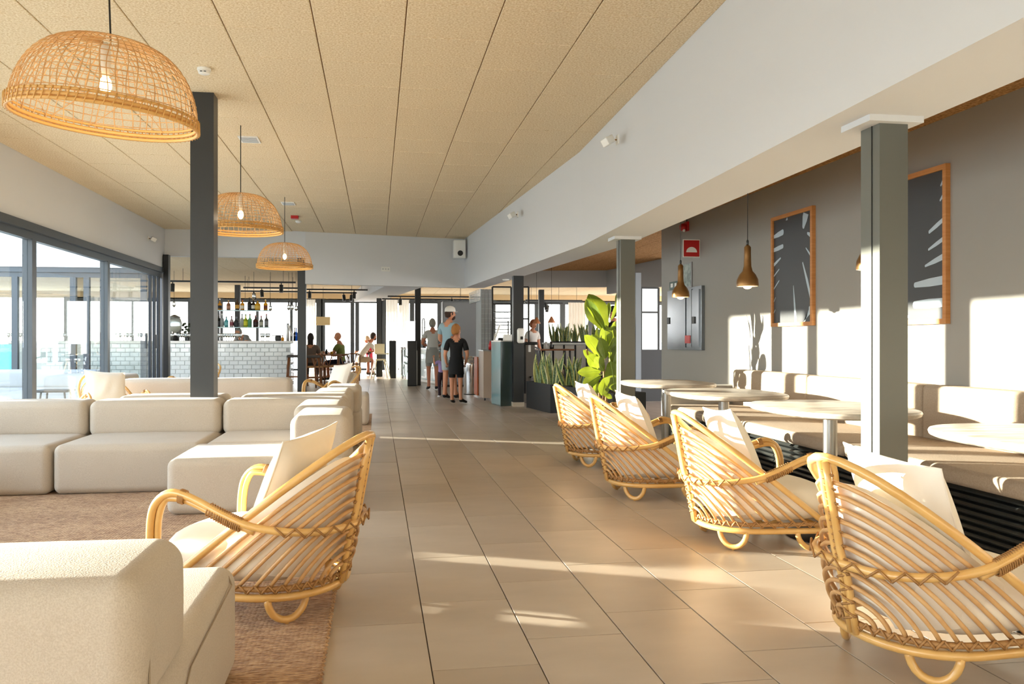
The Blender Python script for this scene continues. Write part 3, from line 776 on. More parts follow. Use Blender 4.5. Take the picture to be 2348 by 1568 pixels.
# ------------------------------------------------------------------ bench
be = E('wall_bench', 'long beige upholstered wall bench on a black corrugated base', 'bench', (0, 0, 0))
segs = [(-.9, .9), (.9, 2.62), (2.62, 4.55), (4.55, 5.22), (5.22, 6.7), (6.7, 8.32)]
for (a, b) in [(-.9, 1.2), (1.2, 3.1), (3.1, 4.98), (4.98, 6.62), (6.62, 8.32)]:
    MB().rbox(2.94, a+.004, .345, 3.72, b-.004, .435, .03, 4, .006).build('seat_cushion', m_bench, be, smooth=True)
for (a, b) in [(-.9, 1.6), (1.6, 3.3), (3.3, 5.22), (5.22, 6.78), (6.78, 8.32)]:
    MB().rbox(3.66, a+.004, .41, 3.825, b-.004, .79, .03, 4, .006).build('back_cushion', m_bench, be, smooth=True)
MB().box(3.03, -.9, .0, 3.8, 8.32, .345).build('plinth', m_black, be)
sl0 = None
for i in range(9):                 # horizontal corrugated boards
    z = .008+i*.0375
    m = MB()
    for (a, b) in [(-.9, 1.7), (1.7, 4.2), (4.2, 6.0), (6.0, 8.32)]:
        pts = [(3.03, z), (2.985, z+.006), (2.972, z+.018), (2.985, z+.030), (3.03, z+.036)]
        n = len(m.v)
        for yy in (a+.006, b-.006): m.v += [(p[0], yy, p[1]) for p in pts]
        for k in range(4): m.face((n+k, n+k+1, n+5+k+1, n+5+k))
        m.face((n, n+1, n+2, n+3, n+4)); m.face((n+9, n+8, n+7, n+6, n+5))
    m.build('slat', m_lou, be)
MB().box(3.0, 8.34, 0, 3.82, 8.62, .62).build('bench_end_box', m_grey, None, label='low grey box closing the far end of the bench', cat='box')

# ------------------------------------------------------------------ wicker dome lamps
def dome_lamp(x, y, zr, R, H, label, tilt=(0, 0), nr=64, nl=15, big=True):
    o = E('wicker_dome_lamp', label, 'lamp', (x, y, 0), 0, 'wicker dome pendant lamps')
    T = Matrix.Translation((0, 0, zr)) @ Matrix.Rotation(tilt[0], 4, 'X') @ Matrix.Rotation(tilt[1], 4, 'Y')
    def prof(t):                   # t 0 rim .. 1 top
        a = t*pi/2; return (R*cos(a)**.62 if t < 1 else 0, H*sin(a)**1.05)
    def pt(t, a, dr=0):
        r, z = prof(t); r += dr; return T @ Vector((r*cos(a), r*sin(a), z))
    sh = MB()
    for k in range(nr):
        a = 2*pi*k/nr+random.uniform(-.012, .012); top = .985 if k % 2 == 0 else .86
        sh.tube([pt(top*i/11, a+.02*sin(i*.9+k)) for i in range(12)], .0021 if k % 2 else .0028, 4)
    s2 = MB()
    for j in range(nl):
        t = .05+.90*j/nl; w = random.uniform(-.006, .006)
        s2.tube([pt(t+w*sin(k*.6), 2*pi*k/40, .002) for k in range(40)], .0022, 4, closed=True)
    for j in range(10):            # stray diagonal strands
        a0 = random.uniform(0, 2*pi); da = random.choice((-1, 1))*random.uniform(.6, 1.3)
        s2.tube([pt(.08+.85*i/10, a0+da*i/10, -.003) for i in range(11)], .002, 4)
    sh.build('shade_ribs', m_wicker, o, smooth=True, kind='stuff'); s2.build('shade_rings', m_wicker, o, smooth=True, kind='stuff')
    rm = MB(); rm.tube([pt(0, 2*pi*k/48, .002) for k in range(48)], .009, 6, closed=True)
    rm.tube([pt(0, 2*pi*k/48, .001)+Vector((0, 0, .045)) for k in range(48)], .007, 6, closed=True)
    rm.tube([pt(0, 2*pi*k/48, -.003)+Vector((0, 0, .02)) for k in range(48)], .010, 6, closed=True)
    for k in range(72):
        a = 2*pi*k/72; rm.tube([pt(0, a, .010)+Vector((0, 0, -.008)), pt(0, a+.05, .009)+Vector((0, 0, .05))], .003, 4)
    rm.build('rim', mat('wicker_rim', '#d2a25c', .5), o, smooth=True)
    top = T @ Vector((0, 0, H))
    MB().tube([(0, 0, ZC), top], .0045, 6).build('cord', m_black, o)
    MB().lathe([(.016, top.z-.16), (.022, top.z-.10), (.022, top.z-.03), (.008, top.z)], 14).build('socket', mat('frosted_socket', '#d9d4c8', .5), o, smooth=True)
    b = MB().ell((0, 0, top.z-.20), .028, .028, .042, 14, 10)
    b.build('bulb', mat('lit_filament_bulb', '#ffd9a0', .3, emis='#ffcf8a', estr=9), o, smooth=True)
    l = bpy.data.lights.new('bulb_light', 'POINT'); l.energy = 3; l.color = (1, .84, .62); l.shadow_soft_size = .03
    lo = bpy.data.objects.new('bulb_light', l); COL.objects.link(lo); lo.parent = o; lo.location = (0, 0, top.z-.27); lo['kind'] = 'helper'
    return o
dome_lamp(-1.256, 4.20, 2.12, .405, .37, 'largest wicker dome lamp, nearest the viewer above the rug', tilt=(.03, .07))
dome_lamp(-1.318, 8.57, 2.16, .395, .365, 'middle wicker dome lamp just right of the tall dark pillar', nr=56)
dome_lamp(-1.337, 12.75, 2.16, .395, .365, 'smallest, farthest wicker dome lamp under the white end wall', nr=48)

# ------------------------------------------------------------------ brass bottle pendants
bp0 = None
def brass(x, y, label):
    global bp0
    if bp0: o = copy_tree(bp0)
    else:
        o = bp0 = E('brass_pendant', label, 'lamp', (0, 0, 0), 0, 'brass pendants above the bench tables')
        MB().lathe([(.070, 1.478), (.077, 1.478), (.078, 1.49), (.074, 1.525), (.058, 1.56), (.036, 1.585), (.027, 1.62), (.024, 1.70), (.024, 1.755), (.017, 1.765), (.008, 1.772)], 28).build('shade', m_brass, o, smooth=True, auto=60)
        MB().lathe([(.006, 1.772), (.009, 1.775), (.009, 1.80), (.004, 1.81)], 10).build('cord_grip', m_black, o, smooth=True)
        MB().tube([(0, 0, 1.80), (.002, 0, 2.2), (0, 0, ZA)], .003, 5).build('cord', m_black, o)
        MB().lathe([(.066, 1.4775), (.069, 1.4772)], 24).build('inner_glow', mat('lamp_glow', '#ffdca8', .3, emis='#ffc07a', estr=2.0), o)
        MB().ell((0, 0, 1.476), .03, .03, .018, 12, 8).build('bulb', mat('lit_filament_bulb', '#ffd9a0'), o, smooth=True)
    o.location = (x, y, 0); o['label'] = label
brass(2.67, 7.16, 'brass bottle pendant in front of the steel hose cabinet')
brass(2.61, 5.66, 'brass bottle pendant between the fire sign and the first framed leaf print')
brass(2.66, 4.22, 'brass bottle pendant half hidden behind the nearest grey pillar')

# ------------------------------------------------------------------ framed leaf prints
def print_art(y0, y1, z0, z1, label, shapes):
    o = E('framed_leaf_print', label, 'picture', (XW, (y0+y1)/2, 0), 0, 'framed leaf prints on the grey wall')
    hw = (y1-y0)/2; t = .035
    f = MB(); f.box(-.035, -hw, z0, 0, -hw+t, z1); f.box(-.035, hw-t, z0, 0, hw, z1); f.box(-.035, -hw+t, z0, 0, hw-t, z0+t); f.box(-.035, -hw+t, z1-t, 0, hw-t, z1)
    f.build('frame', m_oak, o)
    pr_ = MB().box(-.018, -hw+t, z0+t, -.002, hw-t, z1-t).build('print', mat('dark_print', '#3a3c40', .45), o)
    W_ = 2*hw-2*t; H_ = z1-z0-2*t
    for pts in shapes:             # u left->right in the picture (= +y -> -y), v from top
        P = smoothpath(pts+[pts[0]], 4)[:-1] if False else pts
        s = MB(); n = 0
        s.v += [(-.0192, hw-t-min(max(p[0], 0), 1)*W_, z1-t-min(max(p[1], 0), 1)*H_) for p in P]
        s.face([n+i for i in range(len(P))][::-1]); s.build('leaf_shape', mat('pale_blue_print', '#b4c3cf', .5), pr_)
    return o
def blob(x0, y0, x1, y1, w0, w1):  # tapered tongue
    dx, dy = x1-x0, y1-y0; l = sqrt(dx*dx+dy*dy) or 1; nx_, ny_ = -dy/l, dx/l; o = []
    o += [(x0+nx_*w0, y0+ny_*w0), (x0+dx*.5+nx_*(w0+w1)/1.7, y0+dy*.5+ny_*(w0+w1)/1.7)]
    for k in range(7):
        a = pi/2-pi*k/6; o.append((x1+nx_*w1*sin(a)+dx/l*w1*cos(a), y1+ny_*w1*sin(a)+dy/l*w1*cos(a)))
    o += [(x0+dx*.5-nx_*(w0+w1)/1.7, y0+dy*.5-ny_*(w0+w1)/1.7), (x0-nx_*w0, y0-ny_*w0)]
    return o
shA = [blob(0, .155, .25, .13, .015, .028), blob(0, .285, .25, .265, .018, .02), blob(0, .43, .19, .375, .016, .008), blob(0, .54, .15, .48, .008, .006), blob(0, .665, .15, .59, .008, .006), blob(0, .79, .05, .75, .006, .004), blob(0, .9, .04, .87, .006, .004),
       blob(.86, .0, .80, .12, .07, .03), blob(1, .23, .9, .20, .02, .012), blob(1, .42, .86, .33, .012, .006), blob(1, .80, .78, .46, .03, .010), blob(.60, 1, .54, .66, .028, .006), blob(1, 1, .95, .88, .22, .02), blob(.35, 0, .38, .02, .03, .008)]
shB = [blob(.04, .0, .15, .33, .04, .010), blob(1, .06, .95, .10, .012, .008), blob(1, .16, .94, .2, .012, .008), blob(1, .33, .78, .40, .016, .012), blob(1, .46, .77, .52, .016, .008), blob(1, .58, .72, .63, .022, .008), blob(1, .74, .56, .755, .03, .018), blob(1, .89, .55, .895, .03, .026), blob(.45, 1, .42, .975, .04, .008)]
print_art(6.92, 7.71, 1.225, 2.285, 'framed dark leaf print in oak frame, left of the nearest grey pillar', shA)
print_art(5.15, 5.94, 1.205, 2.29, 'framed dark leaf print in oak frame, right of the nearest grey pillar', shB)

# ------------------------------------------------------------------ things on the grey wall
def wbox(name, u0, u1, v0, v1, m, t=.02, parent=None, **k):
    y0, y1 = YW(u0, XW), YW(u1, XW); d = DX((u0+u1)/2, XW)
    return MB().box(XW-t, y1, Zv(v1, d), XW-.001, y0, Zv(v0, d)).build(name, m, parent, **k)
cb = E('hose_cabinet', 'steel double-door fire hose cabinet set into the grey wall', 'cabinet', (0, 0, 0))
m_sc = mat('steel_sheet', '#9a9fa6', .22, metal=.9, noise=.3, nscale=3, c2='#7c8188')
wbox('cabinet_body', 1537, 1616, 661, 802, m_sc, .04, cb)
dl = wbox('door', 1540, 1581, 668, 796, m_sc, .055, cb); dd = wbox('door', 1596, 1612, 664, 796, m_sc, .055, cb)
wbox('centre_strip', 1583, 1594, 664, 796, m_sc, .05, cb)
wbox('door_latch', 1540, 1545, 728, 743, m_black, .065, dl); wbox('door_latch', 1598, 1604, 726, 742, m_black, .065, dd)
wbox('red_sticker', 1580, 1592, 769, 787, m_red, .056, cb)
fs = E('fire_alarm_sign', 'square red sign with white dome symbol on the grey wall', 'sign', (0, 0, 0))
ys_ = 9.6; xa_, xb_ = XY(1566, ys_), XW-.005; d_s = DY(1586, ys_); za_, zb__ = Zv(590, d_s), Zv(549, d_s)
MB().box(xa_, ys_, za_, xb_, ys_+.01, zb__).build('sign_border', m_wpl, fs); MB().box(xa_+.01, ys_-.002, za_+.01, xb_-.01, ys_, zb__-.01).build('sign_face', m_red, fs)
n = 14; s = MB(); xc_ = (xa_+xb_)/2; rr = .068; s.v = [(xc_+rr*cos(pi*k/n), ys_-.0035, za_+.06+rr*.95*sin(pi*k/n)) for k in range(n+1)]; s.face(list(range(n+1))[::-1]); s.build('dome_symbol', m_wpl, fs)
sr = E('alarm_sounder', 'small red alarm sounder high on the grey wall', 'alarm', (0, 0, 0))
y_ = YW(1577, XW); dd_ = DX(1577, XW)
MB().box(XW-.03, y_-.05, Zv(530, dd_), XW-.001, y_+.05, Zv(509, dd_)).build('backplate', m_red, sr)
MB().lathe([(.03, -.02), (.045, 0), (.045, .05), (.02, .07)], 16, c=(XW-.06, y_, Zv(522, dd_)-.02)).build('horn', m_red, sr, smooth=True)
MB().ell((XW-.06, y_-.03, Zv(529, dd_)), .018, .018, .02).build('lens', m_wpl, sr, smooth=True)
MB().tube([(XW-.02, y_-.02, Zv(509, dd_)), (XW-.02, y_-.02, ZA)], .008, 6).build('conduit', m_black, sr)
pl = E('evacuation_plan', 'framed pale evacuation plan above the hose cabinet', 'sign')
wbox('plan_frame', 1565, 1588, 603, 660, m_steel, .012, pl); wbox('plan_sheet', 1567, 1586, 606, 657, mat('plan_paper', '#a9b3ad', .6, noise=.1, nscale=18, c2='#7e8a86'), .014, pl)
ex = E('exit_sign', 'small dark green exit sign left of the evacuation plan', 'sign')
wbox('sign_plate', 1537, 1560, 645, 664, mat('green_sign', '#123f35', .4), .012, ex); wbox('arrow', 1540, 1545, 650, 659, m_wpl, .014, ex); wbox('running_figure', 1549, 1553, 649, 661, m_wpl, .014, ex)

# ------------------------------------------------------------------ spotlights, sensors, speaker
def emerg(x, y, z, nx_, label, ang):
    o = E('emergency_spotlight', label, 'spotlight', (x, y, z), ang, 'small white wall spotlights')
    MB().box(-.035, -.012, -.04, .035, 0, .04).build('wall_plate', m_wpl, o)
    MB().tube([(0, -.01, 0), (0, -.055, .0)], .007, 6).build('joint', m_brass, o)
    M = Matrix.Translation((-.01, -.09, -.012)) @ Matrix.Rotation(.5, 4, 'X') @ Matrix.Rotation(.4, 4, 'Z')
    MB().rbox(-.045, -.045, -.035, .045, .045, .035, .008, 2, M=M).build('lamp_head', m_wpl, o, smooth=True, auto=40)
def bd_(u, v, zz):                  # depth on the slanting beam front
    for i in range(2000):
        d = 4+i*.01; x, y = W(u, d)
        if x >= beamx(y)-.03: return d
    return 10
for (u, v, lb) in ((1425, 321, 'white emergency spotlight on the beam, the nearer of two'), (1193, 492, 'white emergency spotlight on the beam, the farther of two')):
    d = bd_(u, v, 0); x, y = W(u, d); t_ = (Zv(v, d)-ZS)/(ZC-ZS); emerg(beamx(y)-.085*t_+.0, y, Zv(v, d), 0, lb, -pi/2)
d = DX(340, XL); emerg(XL, YW(340, XL), Zv(547, d), 0, 'white emergency spotlight on the wall above the glass doors', pi/2)
def cthing(name, u, v, label, cat, z=ZC):
    d = F*(z-HC)/(781-v); x, y = W(u, d); return E(name, label, cat, (x, y, z), 0)
o = cthing('smoke_detector', 468, 157, 'round white smoke detector on the ceiling near the big lamp', 'smoke detector')
MB().lathe([(.052, 0), (.052, -.012), (.048, -.02)][::-1], 24).build('base', m_wpl, o, smooth=True, auto=40)
MB().lathe([(.030, -.045), (.042, -.04), (.046, -.022)], 24).build('sensor_dome', m_wpl, o, smooth=True, auto=40)
MB().box(-.022, -.046, -.036, -.004, -.038, -.031).box(.004, -.046, -.036, .022, -.038, -.031).build('vent_slot', m_black, o)
o = cthing('smoke_detector', 684, 506, 'tiny white smoke detector beside the red ceiling siren', 'smoke detector')
MB().lathe([(.03, -.04), (.045, -.03), (.052, -.012), (.052, 0)], 20).build('body', m_wpl, o, smooth=True)
o = cthing('ceiling_siren', 676, 495, 'small red siren on the ceiling by the farthest dome lamp', 'alarm')
MB().box(-.06, -.06, -.05, .06, .06, 0).build('body', m_red, o)
for (u, v, lb) in ((572, 319, 'square white ceiling vent above the middle dome lamp'), (661, 466, 'square white ceiling vent above the farthest dome lamp')):
    o = cthing('ceiling_vent', u, v, lb, 'vent'); f = MB(); f.box(-.1, -.14, -.01, .1, .14, 0); f.build('frame', m_wpl, o)
    for k in range(5): MB().box(-.08, -.11+.045*k, -.016, .08, -.085+.045*k, -.01).build('louvre', mat('vent_grey', '#b9bdc0', .5), o)
o = E('wall_speaker', 'white box speaker in the corner where the end wall meets the beam', 'speaker', (*W(1053, 17.15), 0), 0)
z = Zv(571, 17.2); MB().rbox(-.12, -.12, z-.2, .12, .12, z+.17, .015, 2).build('cabinet', m_wpl, o, smooth=True, auto=40)
MB().lathe([(.055, -.006), (.055, .004)], 20).build('speaker_cone', m_black, o, loc=(.01, -.125, z-.10)).rotation_euler = (pi/2, 0, 0)
yy = PB[1]+(XY(884, 17)-PB[0])*(17.45-PB[1])/(B3[0]-PB[0])
o = E('wall_vent_plate', 'tiny white double socket plate on the white end wall', 'socket', (XY(884, yy), yy, Zv(617, DY(884, yy))), math.atan2(17.45-PB[1], B3[0]-PB[0]))
MB().box(-.09, -.012, -.045, .09, 0, .045).build('plate', m_wpl, o)
for k in (-1, 0, 1): MB().lathe([(.016, 0), (.016, .004)], 12).build('socket_hole', mat('vent_grey', '#b9bdc0'), o, loc=(.055*k, -.014, 0)).rotation_euler = (pi/2, 0, 0)
o = E('ceiling_downlight', 'small white downlight under the beam beside the black pillar', 'lamp', (*W(1160, 14.4), ZS)); MB().lathe([(.05, -.02), (.06, -.01), (.06, 0)], 18).build('body', m_wpl, o)

# ------------------------------------------------------------------ bar
YB = 20.5; XB1 = XY(667, YB); XB0 = -8.2
bar = E('bar_counter', 'long white bar counter faced with glossy white brick tiles', 'bar', (0, 0, 0))
MB().box(XB0, YB+.03, 0, XB1-.03, YB+.75, 1.03).build('core', m_wgrout, bar)
MB().box(XB0-.05, YB-.06, 1.03, XB1+.06, YB+.85, 1.085).build('counter_top', m_counter, bar)
tl = None; rows = 10; tw, th = .2, .1
for r in range(rows):
    z = 1.022-(r+1)*th; off = .5*tw*(r % 2)
    x = XB1-.0-off; n = 0
    while x-tw > XB0+.02 and n < 27:
        if tl is None:
            tl = tile_mesh(tw-.008, th-.008, .018, .006, m_wt, 'wall_tile').build('tile', m_wt, bar); t = tl
        else: t = link_copy(tl, parent=bar)
        t.rotation_euler = (pi/2, 0, 0); t.location = (x-tw+.004, YB+.012+random.uniform(-.002, .002), z+.004); x -= tw; n += 1
et = MB()
for r in range(rows):
    for k in range(4): et.box(XB1-.03, YB+.03+k*.18+.004, 1.022-(r+1)*th+.004, XB1-.006, YB+.03+(k+1)*.18-.004, 1.022-r*th-.004)
et.build('end_tile', m_wt, bar, kind='stuff')
# hanging glass shelves with bottles
dS = 21.4; xs0, ys0 = W(492, dS); xs1, ys1 = W(619, dS)
sh = E('hanging_glass_shelf', 'two hanging glass shelves of bottles above the bar', 'shelf', (0, 0, 0))
zU, zL = Zv(711.5, dS), Zv(750, dS); YS = ys1
for z in (zU, zL): MB().box(XY(492, YS), YS-.12, z-.022, XY(620, YS), YS+.16, z).build('shelf_board', mat('teal_edge_glass', '#a9cdd2', .2), sh)
for u in (494, 560, 618): MB().tube([(XY(u, YS), YS+.15, zL), (XY(u, YS), YS+.15, ZB)], .005, 5).build('rod', m_black, sh)
def bottle(x, y, z, h, r, c, cap, label, neck=.45, kind=0, wcol='#e9e3d4'):
    o = E('liquor_bottle', label, 'bottle', (x, y, z), 0, 'bottles on the hanging glass shelves')
    mg = mat('bottle_'+c[1:], c, .12, spec=.8, coat=.4, trans=.35)
    sh_ = h*(.55 if kind == 0 else .68)
    MB().lathe([(r*.9, 0), (r, .01), (r, sh_), (r*.8, sh_+.02), (r*.32, sh_+.05), (r*.3, h*.9)], 14).build('glass_body', mg, o, smooth=True, auto=50)
    MB().lathe([(r*.34, h*.88), (r*.34, h)], 10).build('cap', mat('cap_'+cap[1:], cap, .35), o, smooth=True, auto=50)
    MB().lathe([(r*1.02, sh_*.25), (r*1.02, sh_*.8)], 14).build('paper_label', mat('label_'+wcol[1:], wcol, .6), o, smooth=True, auto=50)
    return o
up = [(504, '#c98a2b', '#2b1a10', .26, 'amber whisky bottle with black cap, first from the pillar on the upper glass shelf', '#1d1d1d'),
      (524, '#8d5a3e', '#c9a25a', .25, 'rose brown bottle with gold cap, second from the pillar on the upper glass shelf', '#a97b62'),
      (544, '#3a2418', '#1a1a1a', .30, 'dark bottle with amber neck in front of the rear pillar on the upper glass shelf', '#d9a64a'),
      (556, '#e0941d', '#8b1e1e', .27, 'orange bottle with white label and red cap on the upper glass shelf', '#f1ead9'),
      (572, '#1c2022', '#101010', .32, 'tall matt black bottle on the upper glass shelf', '#23282b'),
      (581, '#1a1210', '#c9a25a', .29, 'black bottle with round white label on the upper glass shelf', '#efefe6'),
      (591, '#e8a91c', '#1b1b1b', .27, 'wide golden bottle with black cap on the upper glass shelf', '#e7c45a'),
      (609, '#e2a01a', '#e6d9b8', .28, 'yellow bottle with dark label, last on the upper glass shelf', '#7a3a12')]
lo = [(502, '#15181c', '#101010', .34, 'black slim bottle nearest the tall pillar on the lower glass shelf', '#22262b'),
      (509, '#aeb6bb', '#cfcfcf', .34, 'clear bottle with silver cap on the lower glass shelf', '#8d979c'),
      (519, '#57b5c4', '#9aa4a6', .27, 'turquoise gin bottle on the lower glass shelf', '#7cc7d2'),
      (531, '#c9b8bd', '#6b2530', .28, 'pale pink bottle with wine red cap on the lower glass shelf', '#8e4c57'),
      (542, '#39434c', '#4a5560', .26, 'squat slate grey bottle on the lower glass shelf', '#2c3238'),
      (555, '#c2c8c8', '#7d868a', .34, 'clear bottle with grey stopper on the lower glass shelf', '#9aa3a3'),
      (563.5, '#b6c92b', '#2b5b2a', .33, 'lime green bottle on the lower glass shelf', '#e0df3a'),
      (573, '#6fb98a', '#7a3030', .34, 'mint green bottle with brown cap on the lower glass shelf', '#4e8d66'),
      (586, '#4b1e22', '#8f1d1d', .30, 'short dark red bottle with red cap on the lower glass shelf', '#2e1416'),
      (599, '#8a9186', '#b14a4a', .29, 'grey green bottle with pale red cap on the lower glass shelf', '#b4b9a8'),
      (611, '#5b5f61', '#a13c3c', .34, 'smoky bottle with a pointed neck, last on the lower glass shelf', '#7c8183')]
for u, c, cp, h, lb, w in up: bottle(XY(u, YS), YS, zU, h, .052 if u != 591 else .066, c, cp, lb, wcol=w)
for u, c, cp, h, lb, w in lo: bottle(XY(u, YS), YS, zL, h, .052 if u not in (542, 586) else .064, c, cp, lb, wcol=w)
# pendant bulbs over the bar
def cordlamp(u, v, y, label, r=.045, zt=ZB):
    x = XY(u, y); z = Zv(v, DY(u, y)); o = E('glass_bulb_pendant', label, 'lamp', (x, y, z), 0, 'small glass pendants over the bar')
    MB().tube([(0, 0, .1), (0, 0, zt-z)], .004, 4).build('cord', m_black, o)
    MB().lathe([(.01, .06), (.018, .07), (.018, .13), (.006, .14)], 10).build('socket', m_black, o, smooth=True)
    MB().lathe([(.005, -.08), (r*.8, -.05), (r, -.01), (r*.7, .04), (.014, .07)], 14).build('bulb', mat('clear_bulb', '#cfd6d8', .05, trans=.8), o, smooth=True)
for u, v, lb in ((399, 697, 'glass bulb pendant above the drink dispenser'), (582, 679, 'glass bulb pendant in front of the upper bottles'), (620, 706, 'glass bulb pendant right of the bottle shelves'), (662, 704, 'glass bulb pendant above the beer tap, left one'), (670, 704, 'glass bulb pendant above the beer tap, middle one'), (679, 706, 'glass bulb pendant touching the dark pillar above the bar')):
    cordlamp(u, v, 20.9, lb)
# things on the counter
ZT = 1.085
def onbar(u, dy=.35): return XY(u, YB+dy), YB+dy
x, y = onbar(400); dp = E('drink_dispenser', 'round glass drink dispenser at the left of the bar', 'dispenser', (x, y, ZT))
MB().lathe([(.10, .0), (.11, .02), (.11, .12), (.05, .14)], 20).build('stand', m_black, dp, smooth=True, auto=40)
MB().lathe([(.10, .18), (.16, .22), (.17, .42), (.14, .52), (.12, .54)], 24).build('glass_jar', mat('dispenser_glass', '#c4d4d8', .06, trans=.7), dp, smooth=True)
MB().lathe([(.13, .54), (.14, .56), (.06, .60), (.02, .62)], 20).build('lid', m_steel, dp, smooth=True)
MB().tube([(0, -.14, .22), (0, -.2, .21), (0, -.2, .17)], .012, 6).build('tap', m_chrome, dp)
wg0 = None
def wineglass(x, y, z, label, stem=True):
    global wg0
    if wg0 is None:
        o = wg0 = MB().lathe([(.03, 0), (.032, .003), (.005, .01), (.004, .075), (.02, .09), (.036, .12), (.036, .15), (.030, .18)], 12).build('wine_glass', mat('crystal', '#d4dee0', .04, trans=.75), smooth=True)
    else: o = wg0.copy(); COL.objects.link(o)
    o.location = (x, y, z); setp(o, label, 'glass', 'glasses standing on the bar')
k = 0
ORD = ('first', 'second', 'third', 'fourth', 'fifth', 'sixth', 'seventh', 'eighth', 'ninth', 'tenth')
GL = [('beside the drink dispenser', 10), ('under the hanging bottle shelves', 10), ('right of the bartender', 4), ('behind glass above the turquoise board', 4), ('seen through the middle door pane', 5), ('seen through the last door pane', 9)]
GL = ['clear wine glass on the bar %s, %s' % (a, ORD[i]) for a, n in GL for i in range(n)]
for u in [392, 396, 407, 411, 416, 421, 425, 429, 434, 438]+[503+5.4*i for i in range(10)]+[600, 604, 612, 616]+[20+9*i for i in range(4)]+[112+9*i for i in range(5)]+[268+8*i for i in range(9)]:
    x, y = onbar(u, .12+.09*(k % 3)); wineglass(x, y, ZT, GL[k]); k += 1
x, y = onbar(430, .5); bp = E('bar_plant', 'dark leafy pot plant on the bar beside the glasses', 'plant', (x, y, ZT+.0))
MB().lathe([(.06, 0), (.08, .14)], 14).build('pot', m_planter, bp, smooth=True, auto=40)
s = MB()
for i in range(26):
    a = random.uniform(0, 2*pi); r = random.uniform(.08, .2); z = random.uniform(.18, .42)
    s.ell((r*cos(a), r*sin(a)*.6, z), .035, .02, .03, 6, 4)
s.build('foliage', mat('dark_foliage', '#2c3a24', .6), bp, kind='stuff')
x, y = onbar(660, .4); bt = E('beer_tap', 'steel beer tap tower with white handle near the right end of the bar', 'tap', (x, y, ZT))
MB().lathe([(.04, 0), (.035, .02), (.03, .4), (.035, .42)], 14).build('tower', m_steel, bt, smooth=True, auto=40)
MB().tube([(.02, -.03, .38), (.10, -.04, .12)], .025, 8).build('handle', m_wpl, bt)
for u, lb, c in ((648, 'small amber bottle on the right end of the bar', '#d08a1c'), (676, 'dark bottle beside the beer tap', '#141414'), (679.5, 'bright blue bottle partly behind the dark pillar', '#1558c8')):
    x, y = onbar(u, .3); o = E('bar_bottle', lb, 'bottle', (x, y, ZT)); hh = .12 if u == 648 else .3
    MB().lathe([(.035, 0), (.035, hh*.6), (.012, hh*.75), (.012, hh)], 12).build('glass_body', mat('bb'+c, c, .15), o, smooth=True); MB().lathe([(.014, hh), (.014, hh+.02)], 8).build('cap', m_black, o)
x, y = onbar(638, .4); o = E('espresso_tray', 'dark coffee knock box on the bar left of the beer tap', 'box', (x, y, ZT)); MB().rbox(-.07, -.07, 0, .07, .07, .12, .02, 2).build('box_body', m_black, o); MB().box(-.14, -.03, .12, .12, .03, .14).build('lid', m_black, o)
# track lights
def track(name, u0, u1, v, y, label, heads=()):
    x0, x1 = XY(u0, y), XY(u1, y); z = Zv(v, DY((u0+u1)/2, y)); o = E(name, label, 'track light', (0, 0, 0), group='black ceiling tracks with spotlights')
    MB().box(x0, y-.02, z-.02, x1, y+.02, z+.02).build('rail', m_black, o)
    for f_ in (.1, .9): xx = x0+(x1-x0)*f_; MB().tube([(xx, y, z), (xx, y, ZB)], .004, 4).build('hanger', m_black, o)
    for hu, dv in heads:
        xx = XY(hu, y); MB().tube([(xx, y, z), (xx, y, z-.08)], .012, 6).tube([(xx, y, z-.06), (xx+.03*dv, y-.02, z-.24)], .045, 10).build('spotlight', m_black, o)
track('track_light', 390, 678, 646, 20.2, 'upper black track rail over the bar', ((396, 0), (645, 0)))
track('track_light', 558, 684, 660, 22.5, 'middle black track rail over the bar', ((600, .5),))
track('track_light', 552, 700, 668, 23.5, 'lower black track rail behind the bottle shelves', ((582, 1),))
track('track_light', 703, 843, 664, 23.0, 'upper black track rail left of the white soffit', ((710, 0), (812, 0)))
track('track_light', 703, 818, 671, 24.5, 'lower black track rail left of the white soffit', ((788, .8), (806, -.5)))
track('track_light', 889, 1075, 680, 23.5, 'upper black track rail right of the white soffit', ((918, 0), (1036, 0)))
track('track_light', 876, 1075, 686, 25.0, 'lower black track rail right of the white soffit')
track('track_light', 1205, 1335, 689, 21.0, 'black track rail above the dining booths', ((1250, 1),))
track('track_light', 1205, 1290, 695, 22.5, 'lower black track rail above the dining booths', ((1256, -1),))
# right end of bar: wicker bar stools etc. -------------------------------------------------
stool0 = None
def stool(x, y, label, rz=0):
    global stool0
    if stool0: o = copy_tree(stool0)
    else:
        o = stool0 = E('bar_stool', label, 'stool', (0, 0, 0), 0, 'wooden bar stools')
        MB().rbox(-.17, -.17, .70, .17, .17, .76, .025, 3).build('seat', mat('stool_weave', '#4b4642', .8, bump=.4, bscale=60), o, smooth=True)
        for a in (-1, 1):
            for b in (-1, 1): MB().tube([(a*.13, b*.13, .70), (a*.18, b*.18, 0)], .018, 8).build('leg', m_wood, o, smooth=True)
        MB().tube([(-.165, -.165, .25), (.165, -.165, .25), (.165, .165, .25), (-.165, .165, .25)], .011, 6, closed=True).build('footrest', m_wood, o)
    o.location = (x, y, 0); o.rotation_euler = (0, 0, rz); o['label'] = label
x, y = W(676, 19.6); stool(x, y, 'wooden bar stool at the right end of the bar, half behind the dark pillar')
x, y = W(713, 19.2); stool(x, y, 'wooden bar stool just right of the dark pillar', .4)
dc0 = None
